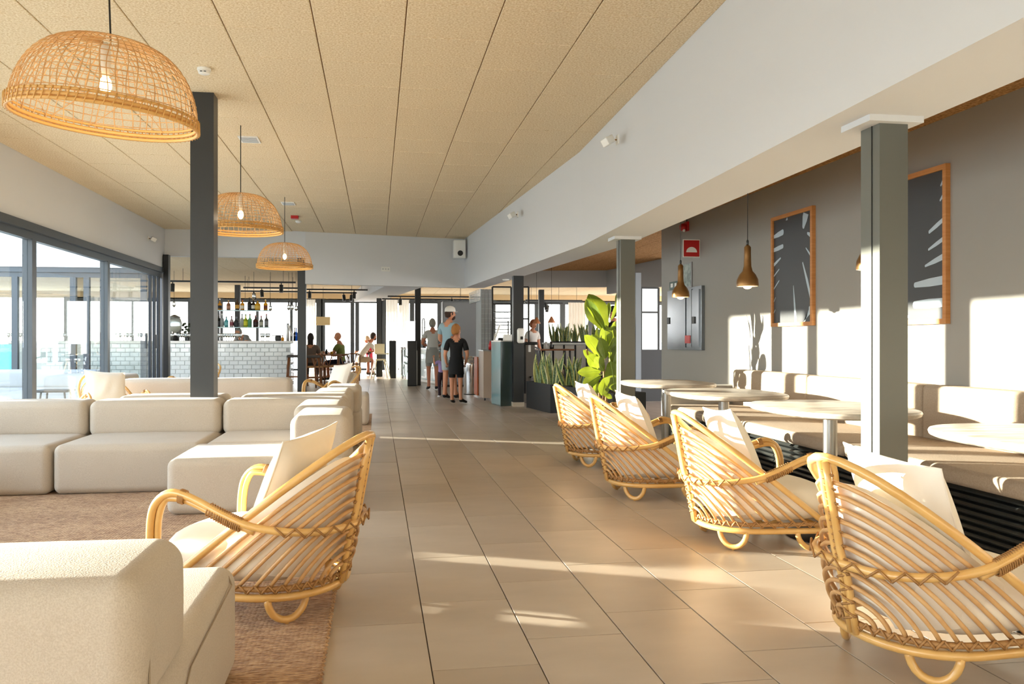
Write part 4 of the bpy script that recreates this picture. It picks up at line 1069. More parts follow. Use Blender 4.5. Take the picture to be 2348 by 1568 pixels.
def dchair(x, y, rz, label, white=False):
    global dc0
    if dc0: o = copy_tree(dc0)
    else:
        o = dc0 = E('wooden_dining_chair', label, 'chair', (0, 0, 0), 0, 'wooden dining chairs by the sea windows')
        MB().rbox(-.21, -.2, .43, .21, .2, .47, .015, 2).build('seat', mat('paper_cord', '#b98a58', .8, bump=.3, bscale=80), o, smooth=True)
        for a in (-1, 1):
            MB().tube([(a*.2, .19, 0), (a*.2, .18, .44)], .016, 7).build('leg', m_wood, o, smooth=True)
            MB().tube([(a*.17, -.21, 0), (a*.2, -.18, .44), (a*.24, -.10, .70)], .016, 7).build('leg', m_wood, o, smooth=True)
            MB().tube([(a*.2, .18, .2), (a*.18, -.2, .2)], .009, 5).build('stretcher', m_wood, o)
        MB().tube(bez((-.27, .10, .69), (-.3, -.30, .75), (.3, -.30, .75), (.27, .10, .69), 14), .017, 7).build('armrest', m_wood, o, smooth=True)
        MB().tube([(0, -.2, .45), (-.09, -.215, .72)], .012, 6).tube([(0, -.2, .45), (.09, -.215, .72)], .012, 6).build('back_splat', m_wood, o)
    o.location = (x, y, 0); o.rotation_euler = (0, 0, rz); o['label'] = label
def dtable(x, y, label, w=.8, l=.8, h=.74, mt=None, m=None):
    o = E('dining_table', label, 'table', (x, y, 0)); MB().rbox(-w/2, -l/2, h-.03, w/2, l/2, h, .01, 2).build('table_top', mt or m_wood, o)
    for a in (-1, 1):
        for b in (-1, 1): MB().tube([(a*(w/2-.06), b*(l/2-.06), 0), (a*(w/2-.08), b*(l/2-.08), h-.03)], .02, 6).build('leg', m or m_wood, o)
    return o
x, y = W(738, 22.0); dtable(x, y, 'wooden dining table with cutlery left of the man in green', 1.0, .8)
for k, (u, v_, c, lb) in enumerate(((737, 0, '#d9d4c8', 'pale cup on the wooden dining table'), (749, 0, '#1c1c1c', 'black pepper mill on the wooden dining table'), (761, 0, '#e0a11a', 'yellow sauce pot on the wooden dining table'))):
    xx = XY(u, y); MB().lathe([(.03, 0), (.035, .07), (.02, .10), (.02, .13)] if k == 1 else [(.035, 0), (.04, .07)], 10, c=(0, 0, 0)).build('table_pot', mat('pot'+str(k), c, .5), smooth=True, loc=(xx, y-.1, .74), label=lb, cat='tableware')
for (u, d, r, lb) in ((715, 20.6, .4, 'wooden dining chair beside the dark pillar, seat towards the table'), (758, 20.9, -.2, 'wooden dining chair in front of the table, back to the viewer'), (781, 21.9, 1.2, 'wooden dining chair in which the man in green sits'), (803, 23.0, .5, 'wooden dining chair with curved back right of the man in green'), (720, 24.0, pi, 'wooden dining chair behind the table by the curtain'), (764, 24.2, pi, 'wooden dining chair behind the table by the window')):
    x, y = W(u, d); dchair(x, y, r, lb)
x, y = W(835, 26.4); dtable(x, y, 'dark cafe table in front of the woman in red', .45, .5, .72, m_black, m_black)
# high chair
x, y = W(872, 24.2); o = E('high_chair', 'cream wooden high chair near the slim dark pillar', 'chair', (x, y, 0), .2); m_cr = mat('cream_wood', '#d8c9a8', .6)
MB().rbox(-.15, -.12, .52, .15, .14, .56, .01, 2).build('seat', m_cr, o)
MB().rbox(-.15, .10, .70, .15, .14, 1.00, .05, 4).build('backrest', m_cr, o, smooth=True); MB().rbox(-.2, -.26, .70, .2, -.10, .73, .01, 2).build('tray', m_cr, o)
for a in (-1, 1):
    for b in (-1, 1): MB().tube([(a*.13, b*.10, .55), (a*.24, b*.22, 0)], .018, 6).build('leg', m_cr, o)
MB().box(-.09, .14, .05, .09, .17, .5).build('dark_bag', m_black, o)
# floor lamp-like square shade near window (square paper lamp)
x, y = W(741, 26); o = E('square_paper_lamp', 'small square cream paper lamp hanging before the left window', 'lamp', (x, y, 0)); zz = Zv(736, 26)
MB().box(-.21, -.12, zz-.13, .21, .12, zz+.13).build('shade', mat('paper_shade', '#d9c79a', .8), o); MB().tube([(0, 0, zz+.13), (0, 0, ZB)], .005, 4).build('cord', m_black, o)
# curtains
def curtain(u0, u1, y, z0, z1, label, n=7):
    x0, x1 = XY(u0, y), XY(u1, y); mb = MB(); N = n*6
    def fn(u, v):
        a = u*n*2*pi; am = .035+.02*v
        return (x0+(x1-x0)*u+.02*sin(a*1.0+1)*v, y+am*sin(a), z1+(z0-z1)*v)
    mb.grid(fn, N, 6); mb.build('sheer_curtain', m_curt, smooth=True, label=label, cat='curtain', group='sheer curtains')
curtain(702, 723, 29.5, .02, 2.5, 'sheer white curtain between the dark pillar and the sea windows', 4)
curtain(885, 912, 28.6, .02, 2.5, 'left half of the pair of sheer curtains behind the black menu stands', 4)
curtain(914, 938, 28.6, .02, 2.5, 'right half of the pair of sheer curtains behind the black menu stands', 4)
curtain(1303, 1342, 25.0, .02, 2.25, 'sheer white curtain above the snake plants', 6)
# black stands
x, y = W(900, 24.5); o = E('black_stand', 'shorter black rectangular stand in the walkway, farther one', 'stand', (x, y, 0)); MB().rbox(-.1, -.12, 0, .1, .12, 1.09, .012, 2).build('stand_body', m_black, o); MB().box(-.102, -.09, .5, -.1, .09, .6).build('side_label', mat('amber_label', '#b37a2a', .5), o)
x, y = W(945, 20.3); o = E('black_stand', 'larger black stand carrying the glowing white box, beside the slim pillar', 'stand', (x, y, 0), -.05); MB().rbox(-.11, -.14, 0, .11, .14, 1.085, .012, 2).build('stand_body', m_black, o); MB().box(.1, -.12, .02, .125, .12, .85).build('steel_edge', m_steel, o)
o = E('light_box', 'glowing white box on top of the larger black stand', 'light box', (x-.02, y, 1.087)); MB().rbox(-.12, -.1, 0, .09, .1, .47, .01, 2).build('white_panel', mat('light_panel', '#ffffff', .5, emis='#ffffff', estr=.9), o); MB().box(.09, -.11, 0, .12, .11, .50).build('edge', m_black, o)
# buffet counter with pale teal glass front
bu = E('buffet_counter', 'pale blue glass fronted buffet counter behind the queue', 'counter', (0, 0, 0)); m_pt = mat('pale_teal_panel', '#9db9bd', .25)
a = W(921, 24.5); b_ = W(1008, 20.9)
L = sqrt((b_[0]-a[0])**2+(b_[1]-a[1])**2); bu.location = (a[0], a[1], 0); bu.rotation_euler = (0, 0, math.atan2(b_[1]-a[1], b_[0]-a[0]))
MB().box(0, .0, .06, L, .35, .86).build('counter_body', m_pt, bu)
MB().box(-.02, -.02, .86, L+.02, .40, .90).build('counter_top', m_steel, bu)
for i in range(7): MB().box(i*L/7+.01, -.02, .10, (i+1)*L/7-.01, -.004, .84).build('front_panel', mat('pale_teal_panel2', '#a9c4c9', .2, coat=.5), bu)
MB().box(0, .0, 0, L, .3, .06).build('toe_kick', m_wpl, bu)
# tray rack
x, y = W(992, 22.6); tr = E('tray_trolley', 'black trolley rack with round corners behind the woman in grey', 'rack', (x, y, 0), .1)
for a_ in (-.25, .25): MB().tube([(a_, -.2, 0), (a_, -.2, 1.6), (a_, -.1, 1.68), (a_, .1, 1.68), (a_, .2, 1.6), (a_, .2, 0)], .014, 6).build('frame_tube', m_black, tr)
for k in range(10): MB().box(-.24, -.19, .35+.12*k, .24, .19, .36+.12*k).build('tray', mat('dark_tray', '#26282a', .4), tr)
o = E('bottle_row', None, None)
COL.objects.unlink(o); bpy.data.objects.remove(o)
for k, (u, c, lb) in enumerate(((968, '#c8cfd0', 'pale carton on the buffet next to the woman in grey'), (974, '#1d2023', 'dark flask on the buffet next to the woman in grey'))):
    x, y = W(u, 22.6); MB().lathe([(.04, 0), (.045, .18), (.02, .24), (.02, .28)], 10).build('buffet_flask', mat('fl%d' % k, c, .4), smooth=True, loc=(x, y+.1, .90), label=lb, cat='bottle')
# fridge / grey panel
x, y = W(1056, 19.9); fr = E('steel_fridge', 'tall flat grey fridge cabinet behind the man in the cap', 'fridge', (x, y, 0), -.02)
MB().box(-.42, -.0, .05, .42, .7, 2.02).build('cabinet_body', mat('fridge_grey', '#77797a', .5), fr); MB().box(-.40, -.03, .12, .37, 0, 1.99).build('door', mat('fridge_door', '#85878a', .45), fr)
MB().box(.38, -.03, .1, .42, -.005, 1.9).build('edge_strip', m_black, fr); MB().tube([(-.36, -.06, 1.0), (-.36, -.06, 1.3)], .012, 6).build('handle', m_steel, fr)
MB().box(-.44, -.02, 0, .44, .7, .05).build('plinth', m_black, fr)
# tiled pier
pr = E('tiled_pier', 'tiled pier under the beam, white glazed side and grey front', 'pier', (0, 0, 0)); a = W(1103, 17.6); b_ = W(1128, 17.6); c_ = W(1077, 19.2)
pr.location = (a[0], a[1], 0); m_gt = mat('grey_glaze', '#8f908e', .3)
MB().box(0, 0, 0, b_[0]-a[0], .9, ZS).build('core', m_wgrout, pr)
t0 = None
for r in range(21):
    t = MB(); n = 3
    for k in range(n): w_ = (b_[0]-a[0])/n; t.box(k*w_+.003, -.012, .01+r*.103, (k+1)*w_-.003, .001, .01+r*.103+.098)
    t.build('front_tile', m_gt, pr, kind='stuff')
sd_ = E('tiled_wall', 'short white glazed brick wall with lit stripes left of the pier', 'wall', (0, 0, 0), math.atan2(a[1]-c_[1], a[0]-c_[0])); sd_.location = (c_[0], c_[1], 0); L = sqrt((a[0]-c_[0])**2+(a[1]-c_[1])**2)
MB().box(0, 0, 1.93, L-.02, .06, ZS+.03).build('core', m_wgrout, sd_)
for r in range(3):
    for k in range(6): MB().box(k*L/6+.006, -.012, 1.935+r*.085, (k+1)*L/6-.006, .001, 1.935+r*.085+.075).build('tile', m_wt, sd_)
# steel dome bin
x, y = W(1082, 17.1); o = E('steel_dome_bin', 'round polished steel push bin beside the boy in black', 'bin', (x, y, 0))
MB().lathe([(.163, 0), (.168, .02), (.168, .60)], 32).build('bin_body', m_chrome, o, smooth=True, auto=40); MB().lathe([(.166, 0), (.17, 0), (.17, .018), (.166, .02)], 32).build('foot_ring', m_black, o, smooth=True)
MB().lathe([(.170, .60), (.170, .63), (.155, .69), (.12, .74), (.06, .77), (0.01, .775)], 32).build('dome_lid', m_chrome, o, smooth=True, auto=50); MB().box(-.07, -.165, .64, .07, -.12, .70).build('push_flap', m_steel, o)
# orange tray cart
x, y = W(1116, 15.6); o = E('wooden_cart', 'orange-brown cabinet cart on castors left of the teal counter', 'cart', (x, y, 0), -.0)
MB().box(-.10, -.32, .05, .07, .38, .90).build('side_panel', mat('beige_panel', '#a38f7c', .5), o); MB().box(.071, -.33, .05, .095, .38, .90).build('orange_edge', mat('orange_panel', '#b4531b', .45), o); MB().box(-.11, -.34, .90, .1, .39, .92).build('cart_top', m_steel, o)
MB().box(-.13, .40, .05, -.105, .9, .78).build('rear_orange_panel', mat('orange_panel', '#b4531b'), o)
for a_ in (-.07, .06): MB().lathe([(.02, -.012), (.025, 0), (.02, .012)], 12).build('castor', m_black, o, loc=(a_, -.28, .025)).rotation_euler = (0, pi/2, 0)
# teal counter box
tc_ = E('teal_counter', 'tall narrow teal counter with white top beside the black pillar', 'counter', (0, 0, 0)); a = W(1148, 13.98); b_ = W(1127.5, 14.5); c_ = W(1178, 14.15)
m_tl = mat('teal_lacquer_lit', '#7fa3a8', .18, coat=.6, noise=.3, nscale=1.5, c2='#6d9298'); m_td = mat('teal_shaded', '#4b5c5d', .3)  # light on the left face and shade on the rest painted as two teals
poly = [a, c_, (c_[0]+.1, c_[1]+.55), (b_[0]+.06, b_[1]+.5), b_]
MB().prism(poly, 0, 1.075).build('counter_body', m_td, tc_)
t = MB(); t.hull([(b_[0]-.004, b_[1]-.008, .02), (a[0]-.004, a[1]-.008, .02), (a[0], a[1], .02), (b_[0], b_[1], .02), (b_[0]-.004, b_[1]-.008, 1.07), (a[0]-.004, a[1]-.008, 1.07), (a[0], a[1], 1.07), (b_[0], b_[1], 1.07)]); t.build('painted_lit_side', m_tl, tc_)  # thin sheet carrying the painted lighter tone of the lit left face
MB().prism(poly, 1.075, 1.09).build('counter_top', m_counter, tc_)
x, y = W(1165, 14.4); MB().box(-.08, -.09, 0, .09, .09, .105).build('napkin_box', m_wpl, loc=(x, y, 1.09), label='white box of napkins on the teal counter', cat='box')
x, y = W(1140, 14.4); o = E('tablet_stand', 'white tilted tablet sign on the teal counter', 'sign', (x, y, 1.09), .2); MB().box(-.05, -.05, 0, .05, .05, .01).build('foot', m_wpl, o); t = MB(); t.hull([(-.07, -.02, .01), (-.04, -.02, .01), (-.04, 0, .01), (-.07, 0, .01), (.03, -.02, .27), (.06, -.02, .27), (.06, 0, .27), (.03, 0, .27)]); t.build('panel', m_wpl, o)
x, y = W(1151, 14.5); MB().rbox(-.07, -.05, 0, .07, .05, .05, .02, 2).build('black_pouch', m_black, loc=(x, y, 1.09), label='small black pouch on the teal counter', cat='pouch')
x, y = W(1124, 15.4); MB().lathe([(.03, 0), (.03, .1), (.012, .13), (.012, .16)], 10).build('red_sauce_bottle', m_red, smooth=True, loc=(x, y, .922), label='small red bottle on top of the wooden cart', cat='bottle')
# sanitizer dispenser
x, y = XY(1194.5, 13.7), 13.765; o = E('sanitizer_dispenser', 'white hand sanitizer dispenser on the black pillar', 'dispenser', (x, y, 0), 0); MB().rbox(-.062, -.09, Zv(787, 13.8), .062, .0, Zv(752, 13.8), .04, 4).build('dispenser_body', m_wpl, o, smooth=True); MB().box(-.012, -.094, 1.11, .03, -.088, 1.16).build('sensor_window', mat('sensor_grey', '#555', .4) if False else m_black, o)
x, y = W(1214, 14.2); o = E('pillar_shelf', 'small black shelf tray beside the sanitizer dispenser', 'shelf', (x, y, 0)); MB().rbox(-.1, -.15, 1.02, .12, .15, 1.07, .02, 2).build('tray', m_black, o); MB().box(-.09, -.0, .2, -.06, .03, 1.02).build('bracket', m_black, o)
MB().box(-.02, -.02, .9, .02, .02, 1.02).build('hanging_light', m_wpl, o)
x, y = W(1211, 14.7); o = E('side_panel', 'narrow brown-grey panel board behind the black pillar', 'panel', (x, y, 0)); MB().box(-.12, 0, 0, .12, .05, 1.04).build('board', mat('taupe_board', '#5f584e', .6), o); MB().box(-.125, -.004, 1.03, .125, .054, 1.045).build('edge', m_black, o)
# black framed glass partition, left of the passage
def framed(name, u0, u1, z0, z1, d, rails, label, mids=(), gl=m_glass2, parent=None, th=.03):
    o = E(name, label, 'partition', (0, 0, 0)); y = W((u0+u1)/2, d)[1]
    X = [XY(u, y) for u in [u0]+list(mids)+[u1]]
    for x in X: MB().box(x-th/2, y-.02, z0, x+th/2, y+.02, z1).build('post', m_black, o)
    zz = [z0]+[Zv(v, d) for v in rails][::-1]+[z1]
    for z in zz: MB().box(X[0], y-.018, z-th/2, X[-1], y+.018, z+th/2).build('rail', m_black, o)
    for i in range(len(X)-1): MB().box(X[i]+th/2, y-.004, z0, X[i+1]-th/2, y+.004, z1).build('pane', gl, o)
    return o
m_fro = mat('frosted_glass', '#dfe6e8', .35, trans=.85, spec=.5)
framed('glass_partition', 1129, 1172, 1.0, Zv(658, 16.2), 16.2, (697,), 'black framed glass screen between the tiled pier and the black pillar')
framed('glass_partition', 1198, 1212, 1.0, Zv(658, 16.2), 16.2, (731,), 'narrow black framed glass screen right of the black pillar')
framed('glass_partition', 1470, 1510, .86, Zv(660, 15.2), 15.2, (716,), 'black framed frosted glass screen at the end of the grey wall', gl=m_fro)
x, y = W(1493, 15.2); MB().box(-.2, 0, 0, .32, .06, .93).build('black_low_panel', m_black, loc=(x-.05, y-.03, 0), label='black low panel under the frosted screen', cat='panel')
x, y = W(1464, 15.0); MB().box(-.05, 0, 0, .05, .12, 2.3).build('grey_post', mat('blue_grey', '#8a949c', .5), loc=(x, y, 0), label='blue-grey door post right of the ficus pillar', cat='post')
# tray rack behind the partition
x, y = W(1152, 17.0); tr2 = E('baking_rack', 'black baking rack with trays seen through the glass screen', 'rack', (x, y, 0))
for a_ in (-.17, .18): MB().tube([(a_, 0, 0), (a_, 0, 1.5), (a_-.02*a_/abs(a_), 0, 1.52)], .012, 6).tube([(a_, .4, 0), (a_, .4, 1.5)], .012, 6).build('frame_tube', m_black, tr2)
for v in (715, 729, 738, 745, 755, 762, 770): MB().box(-.17, 0, Zv(v, 17)-.006, .18, .4, Zv(v, 17)+.008).build('tray', m_black, tr2)

# ------------------------------------------------------------------ plants
sleaf = []
for i in range(4):
    mb = MB(); bend = random.uniform(-.06, .06)
    def fn(u, v, bend=bend, i=i):
        w = .036*(sin(pi*min(1, (v*.92+.08)))**.5)*(1-v**5); a = 2*u-1
        return (a*w+bend*v*v, .008*a*a*3+.02*sin(v*3+i)*v, v*.5)
    mb.grid(fn, 6, 9); mb.m = [1 if (k//9) in (0, 5) else 0 for k in range(len(mb.f))]; o = mb.build('leaf', [m_snake, m_edge], smooth=True); COL.objects.unlink(o); sleaf.append(o.data)
def snake(parent, x, y, z, n, h, spread):
    for k in range(n):
        o = bpy.data.objects.new('leaf', sleaf[k % 4]); COL.objects.link(o); o.parent = parent
        a = random.uniform(0, 2*pi); r = random.uniform(0, spread); dx, dy = r*cos(a), r*sin(a)
        o.location = (x+dx, y+dy, z-.01); s_ = h/.5*random.uniform(.65, 1.05)
        tx, ty = dx*1.1+random.uniform(-.1, .1), dy*1.1+random.uniform(-.1, .1)
        o.rotation_euler = (-ty*1.2, tx*1.6, random.uniform(-.9, .9)); o.scale = (random.uniform(.8, 1.15), 1, s_)
def planterbox(name, p0, p1, w, h, label, lip=.02):
    """box along p0 -> p1, front face; w depth behind"""
    dx, dy = p1[0]-p0[0], p1[1]-p0[1]; L = sqrt(dx*dx+dy*dy)
    o = E(name, label, 'planter', (p0[0], p0[1], 0), math.atan2(dy, dx))
    MB().box(0, 0, 0, L, .02, h).box(0, w-.02, 0, L, w, h).box(0, .02, 0, .02, w-.02, h).box(L-.02, .02, 0, L, w-.02, h).box(.02, .02, 0, L-.02, w-.02, .05).build('planter_box', m_planter, o)
    MB().box(.02, .02, .05, L-.02, w-.02, h-.04).build('soil', m_soil, o); return o, L
a = W(1207, 13.75); b_ = W(1262, 12.65)
pb, L = planterbox('planter_box', a, b_, .42, .43, 'black planter box left of the farthest right-hand armchair')
for i in range(3):
    o = E('snake_plant', 'snake plant in the left black planter, %s of three' % ('left', 'middle', 'right')[i], 'plant', (0, 0, 0), 0, 'snake plants in the left planter')
    f_ = (.25, .55, .8)[i]; cx = a[0]+(b_[0]-a[0])*f_+.14; cy = a[1]+(b_[1]-a[1])*f_+.16; o.location = (cx, cy, .39); snake(o, 0, 0, 0, 9, .52, .12)
a = W(1284, 12.0); b_ = W(1420, 9.75)
b_ = (W(1405, 10.3))
pb, L = planterbox('planter_box', a, b_, .45, .45, 'charcoal planter box behind the fiddle leaf fig')
o = E('snake_plant', 'low snake plant in the charcoal planter behind the fig', 'plant', (a[0]+.25, a[1]+.12, .41)); snake(o, 0, 0, 0, 24, .45, .16)
# partition wall booth with plants on top
x0, y0 = W(1235, 18.2); x1, y1 = W(1345, 17.2)
pw = E('booth_bench', 'silver grey booth seating with black bars on a slatted base', 'bench', (x0, y0, 0), math.atan2(y1-y0, x1-x0)); L = sqrt((x1-x0)**2+(y1-y0)**2)*1.6
MB().box(-.1, .25, .3, L, .55, Zv(789, 17.8)).build('back_wall', mat('silver_grey', '#b9b8b4', .5), pw)
MB().box(-.12, .22, Zv(789, 17.8), L, .60, Zv(789, 17.8)+.03).build('ledge', m_wpl, pw)
for k in range(int(L/.32)): MB().rbox(k*.32+.01, .12, .50, k*.32+.30, .25, .99, .02, 2).build('back_cushion', mat('silver_cushion', '#c4c0b8', .6), pw, smooth=True); MB().box(k*.32-.012, .10, .45, k*.32+.012, .13, 1.0).build('bar', m_black, pw)
MB().rbox(0, -.4, .40, L, .16, .48, .03, 2).build('seat_cushion', m_bench, pw, smooth=True)
MB().box(0, -.30, 0, L, .1, .39).build('plinth', m_black, pw)
for k in range(9): MB().box(0, -.34, .01+.042*k, L, -.30, .035+.042*k).build('slat', mat('slat_grey', '#8f9294', .3), pw)
for i in range(7):
    o = E('snake_plant', 'snake plant on the booth ledge, %s from the left' % ('first', 'second', 'third', 'fourth', 'fifth', 'sixth', 'seventh')[i], 'plant', (0, 0, 0), 0, 'snake plants on the booth ledge')
    M = pw.matrix_basis; q = M @ Vector((.12+.27*i, .45, 0)); o.location = (q.x, q.y, Zv(789, 17.8)); snake(o, 0, 0, 0, 10, .48, .11); MB().box(-.13, -.1, .02, .13, .1, .06).build('planter_tray', m_planter, o)
for (u, v, lb) in ((1230.5, 742, 'copper cone pendant left of the slim booth pillar'), (1264.5, 740, 'copper cone pendant right of the slim booth pillar')):
    d = 17.0; x, y = W(u, d); o = E('copper_pendant', lb, 'lamp', (x, y, 0), 0, 'copper cone pendants over the booths'); z = Zv(v, d)
    MB().lathe([(.078, z), (.08, z+.005), (.03, z+.10), (.012, z+.13)], 20).build('shade', mat('copper', '#b9774c', .4, metal=.3), o, smooth=True); MB().tube([(0, 0, z+.12), (0, 0, ZA)], .003, 4).build('cord', m_black, o)
x, y = W(1272, 16.4); o = dtable(x, y, 'dark bistro table with brown top in front of the booth', .66, .6, .93, m_wood, m_black)
for (u, c, lb) in ((1264, '#26221f', 'black pepper grinder on the bistro table'), (1252, '#b8b8b4', 'steel cutlery pot on the bistro table')):
    MB().lathe([(.03, 0), (.035, .05), (.02, .09), (.03, .14)], 10).build('grinder' if u == 1264 else 'cutlery_pot', mat('gr%d' % u, c, .4), smooth=True, loc=(XY(u, y-.1), y-.1, .93), label=lb, cat='tableware')
# bistro chair silhouettes
x, y = W(1228, 14.9); o = E('black_bistro_chair', 'thin black metal chair between the black pillar and the planter', 'chair', (x, y, 0), .3)
MB().rbox(-.18, -.18, .44, .18, .18, .47, .01, 2).build('seat', m_black, o)
for a_ in (-1, 1):
    MB().tube([(a_*.17, -.17, 0), (a_*.17, -.17, .45)], .011, 6).build('leg', m_black, o); MB().tube([(a_*.17, .17, 0), (a_*.17, .19, .95)], .011, 6).build('leg', m_black, o)
MB().tube([(-.17, .19, .95), (0, .2, 1.0), (.17, .19, .95)], .012, 6).build('backrest', m_black, o)
# fiddle leaf fig
fg = E('fiddle_leaf_fig', 'tall sunlit fiddle leaf fig with broad leaves beside the grey pillar', 'plant', (0, 0, 0)); fx, fy = W(1382, 9.1); fg.location = (fx, fy, 0)
MB().lathe([(.13, 0), (.16, .02), (.18, .34), (.165, .34), (.16, .30)], 28).build('pot', m_planter, fg, smooth=True, auto=40); MB().lathe([(.15, .29), (.15, .305)], 20).build('soil', m_soil, fg)
stems = [smoothpath([(-.02, 0, .3), (-.05, .0, .6), (-.14, .02, .85), (-.17, .03, 1.0)], 4), smoothpath([(.0, 0, .3), (.02, .0, .65), (.0, .02, 1.0), (.03, .0, 1.25), (.0, .0, 1.42)], 4), smoothpath([(.03, 0, .3), (.06, .03, .6), (.10, .03, .95), (.13, .05, 1.2)], 4)]
for s_ in stems: MB().tube(s_, .013, 7, rf=lambda t: 1.2-.5*t).build('stem', m_bark, fg, smooth=True)
def figleaf():
    mb = MB()
    def fn(u, v):
        a = 2*u-1; w = (max(0, sin(pi*min(v, .999)**.8))**.6)*(.27+.20*v-.05*sin(pi*v*2))
        if v < .02 or v > .985: w = .02
        return (a*w, v*1.0+.0, .10*abs(a)**1.5*sin(pi*v)+.04*sin(v*14)*abs(a)*.5-.22*v*v)
    mb.grid(fn, 6, 16); mb.cm = 1; mb.tube([fn(.5, i/8) for i in range(9)], .012, 5, rf=lambda t: 1-.7*t); mb.tube([(0, -.15, -.02), (0, 0, 0)], .014, 5)
    return mb
fl_ = figleaf().build('leaf', [m_leaf, m_vein], smooth=True); fld = fl_.data; bpy.data.objects.remove(fl_)
def addleaf(px, pz, py, L, az, el, roll, wd=.9):
    """base point (right, up, depth towards viewer) ; az = direction in picture plane, 0 = up, + = right; el = tilt towards viewer"""
    o = bpy.data.objects.new('leaf', fld); COL.objects.link(o); o.parent = fg
    d = Vector((sin(az)*cos(el), -sin(el), cos(az)*cos(el)))
    M = d.to_track_quat('Y', 'Z').to_matrix().to_4x4()
    # let the blade face the viewer
    nrm = Vector((0, -1, .25)); nrm = (nrm-d*nrm.dot(d)).normalized(); xa = d.cross(nrm)
    M = Matrix((xa, d, nrm)).transposed().to_4x4()
    o.matrix_basis = Matrix.Translation((px, -py, pz)) @ M @ Matrix.Rotation(roll, 4, 'Y') @ Matrix.Diagonal((L*wd, L, L*.8, 1))
sc_ = 9.1/F
def LF(u, v, u2, v2, wd=.8, el=.15, roll=0, py=.02):
    x0_, z0_ = (u-1382)*sc_, HC+(781-v)*sc_; dx_, dz_ = (u2-u)*sc_, -(v2-v)*sc_
    addleaf(x0_, z0_, py, sqrt(dx_*dx_+dz_*dz_), math.atan2(dx_, dz_), el, roll, wd)
LF(1386, 757, 1352, 674, .72, .1, .25, .05); LF(1384, 758, 1330, 694, .55, .2, -.9, .08); LF(1398, 735, 1422, 672, .35, .1, .8); LF(1394, 745, 1400, 690, .35, -.1, -.5, -.05)
LF(1384, 800, 1384, 745, .75, .4, .1, .04); LF(1372, 820, 1335, 765, .7, .35, .4, .08); LF(1376, 825, 1352, 768, .65, .2, -.3, .05); LF(1396, 820, 1404, 748, .6, .2, .3, .03); LF(1382, 822, 1366, 772, .7, .5, .1, .1)
LF(1404, 835, 1424, 762, .62, .2, -.3, .02); LF(1372, 846, 1340, 812, .9, .45, 0, .06); LF(1374, 850, 1342, 800, .55, .1, .4, -.02); LF(1372, 850, 1316, 852, .55, .3, -.2, .1); LF(1376, 848, 1352, 816, 1.0, .5, .2, .14)
LF(1392, 828, 1398, 895, .85, .35, .1, .14); LF(1400, 845, 1424, 822, .9, .4, 0, .1); LF(1404, 845, 1424, 892, .7, .2, .3, .05); LF(1376, 830, 1364, 842, 1.1, .6, 0, .12); LF(1366, 870, 1360, 905, .6, .2, 0, .05)
LF(1376, 896, 1344, 898, .5, .2, .2, .03); LF(1378, 900, 1400, 912, .6, .3, .2, .06); LF(1396, 880, 1416, 900, .6, .2, .1, .06); LF(1386, 800, 1370, 755, .55, .1, -.5, -.05); LF(1392, 800, 1410, 772, .6, .3, .2, .08); LF(1368, 925, 1360, 955, .5, .2, .1, .05)
LF(1390, 762, 1412, 738, .5, .2, .4, .05); LF(1400, 860, 1422, 850, 1.1, .5, 0, .1); LF(1384, 862, 1372, 905, .8, .3, 0, .1); LF(1372, 860, 1330, 880, .8, .2, .2, .08); LF(1404, 800, 1426, 800, 1.0, .3, .1, .02); LF(1380, 800, 1350, 790, .8, .3, 0, -.06)

# ------------------------------------------------------------------ people
def skin_body(J, B, R):
    names = list(J); me = bpy.data.meshes.new('b'); me.from_pydata([J[n] for n in names], [(names.index(a), names.index(b)) for a, b in B], [])
    o = bpy.data.objects.new('b', me); COL.objects.link(o); md = o.modifiers.new('s', 'SKIN'); md.use_smooth_shade = True
    if not me.skin_vertices: me.attributes  # layer is made by the modifier
    o.data.update()
    lay = me.skin_vertices[0].data if len(me.skin_vertices) else None
    if lay is None:
        bm_ = None
        import bmesh as bmm
        b = bmm.new(); b.from_mesh(me); l = b.verts.layers.skin.verify(); b.to_mesh(me); b.free(); lay = me.skin_vertices[0].data
    for i, n in enumerate(names):
        r = R[n]; lay[i].radius = (r, r) if not isinstance(r, tuple) else r; lay[i].use_root = (n == 'pelvis')
    ss = o.modifiers.new('u', 'SUBSURF'); ss.levels = 2; ss.render_levels = 2
    dg = bpy.context.evaluated_depsgraph_get(); ev = o.evaluated_get(dg); m2 = bpy.data.meshes.new_from_object(ev)
    bpy.data.objects.remove(o); return m2
def segd(p, a, b):
    ab = b-a; t = max(0, min(1, (p-a).dot(ab)/max(ab.length_squared, 1e-9))); return (p-(a+ab*t)).length, t
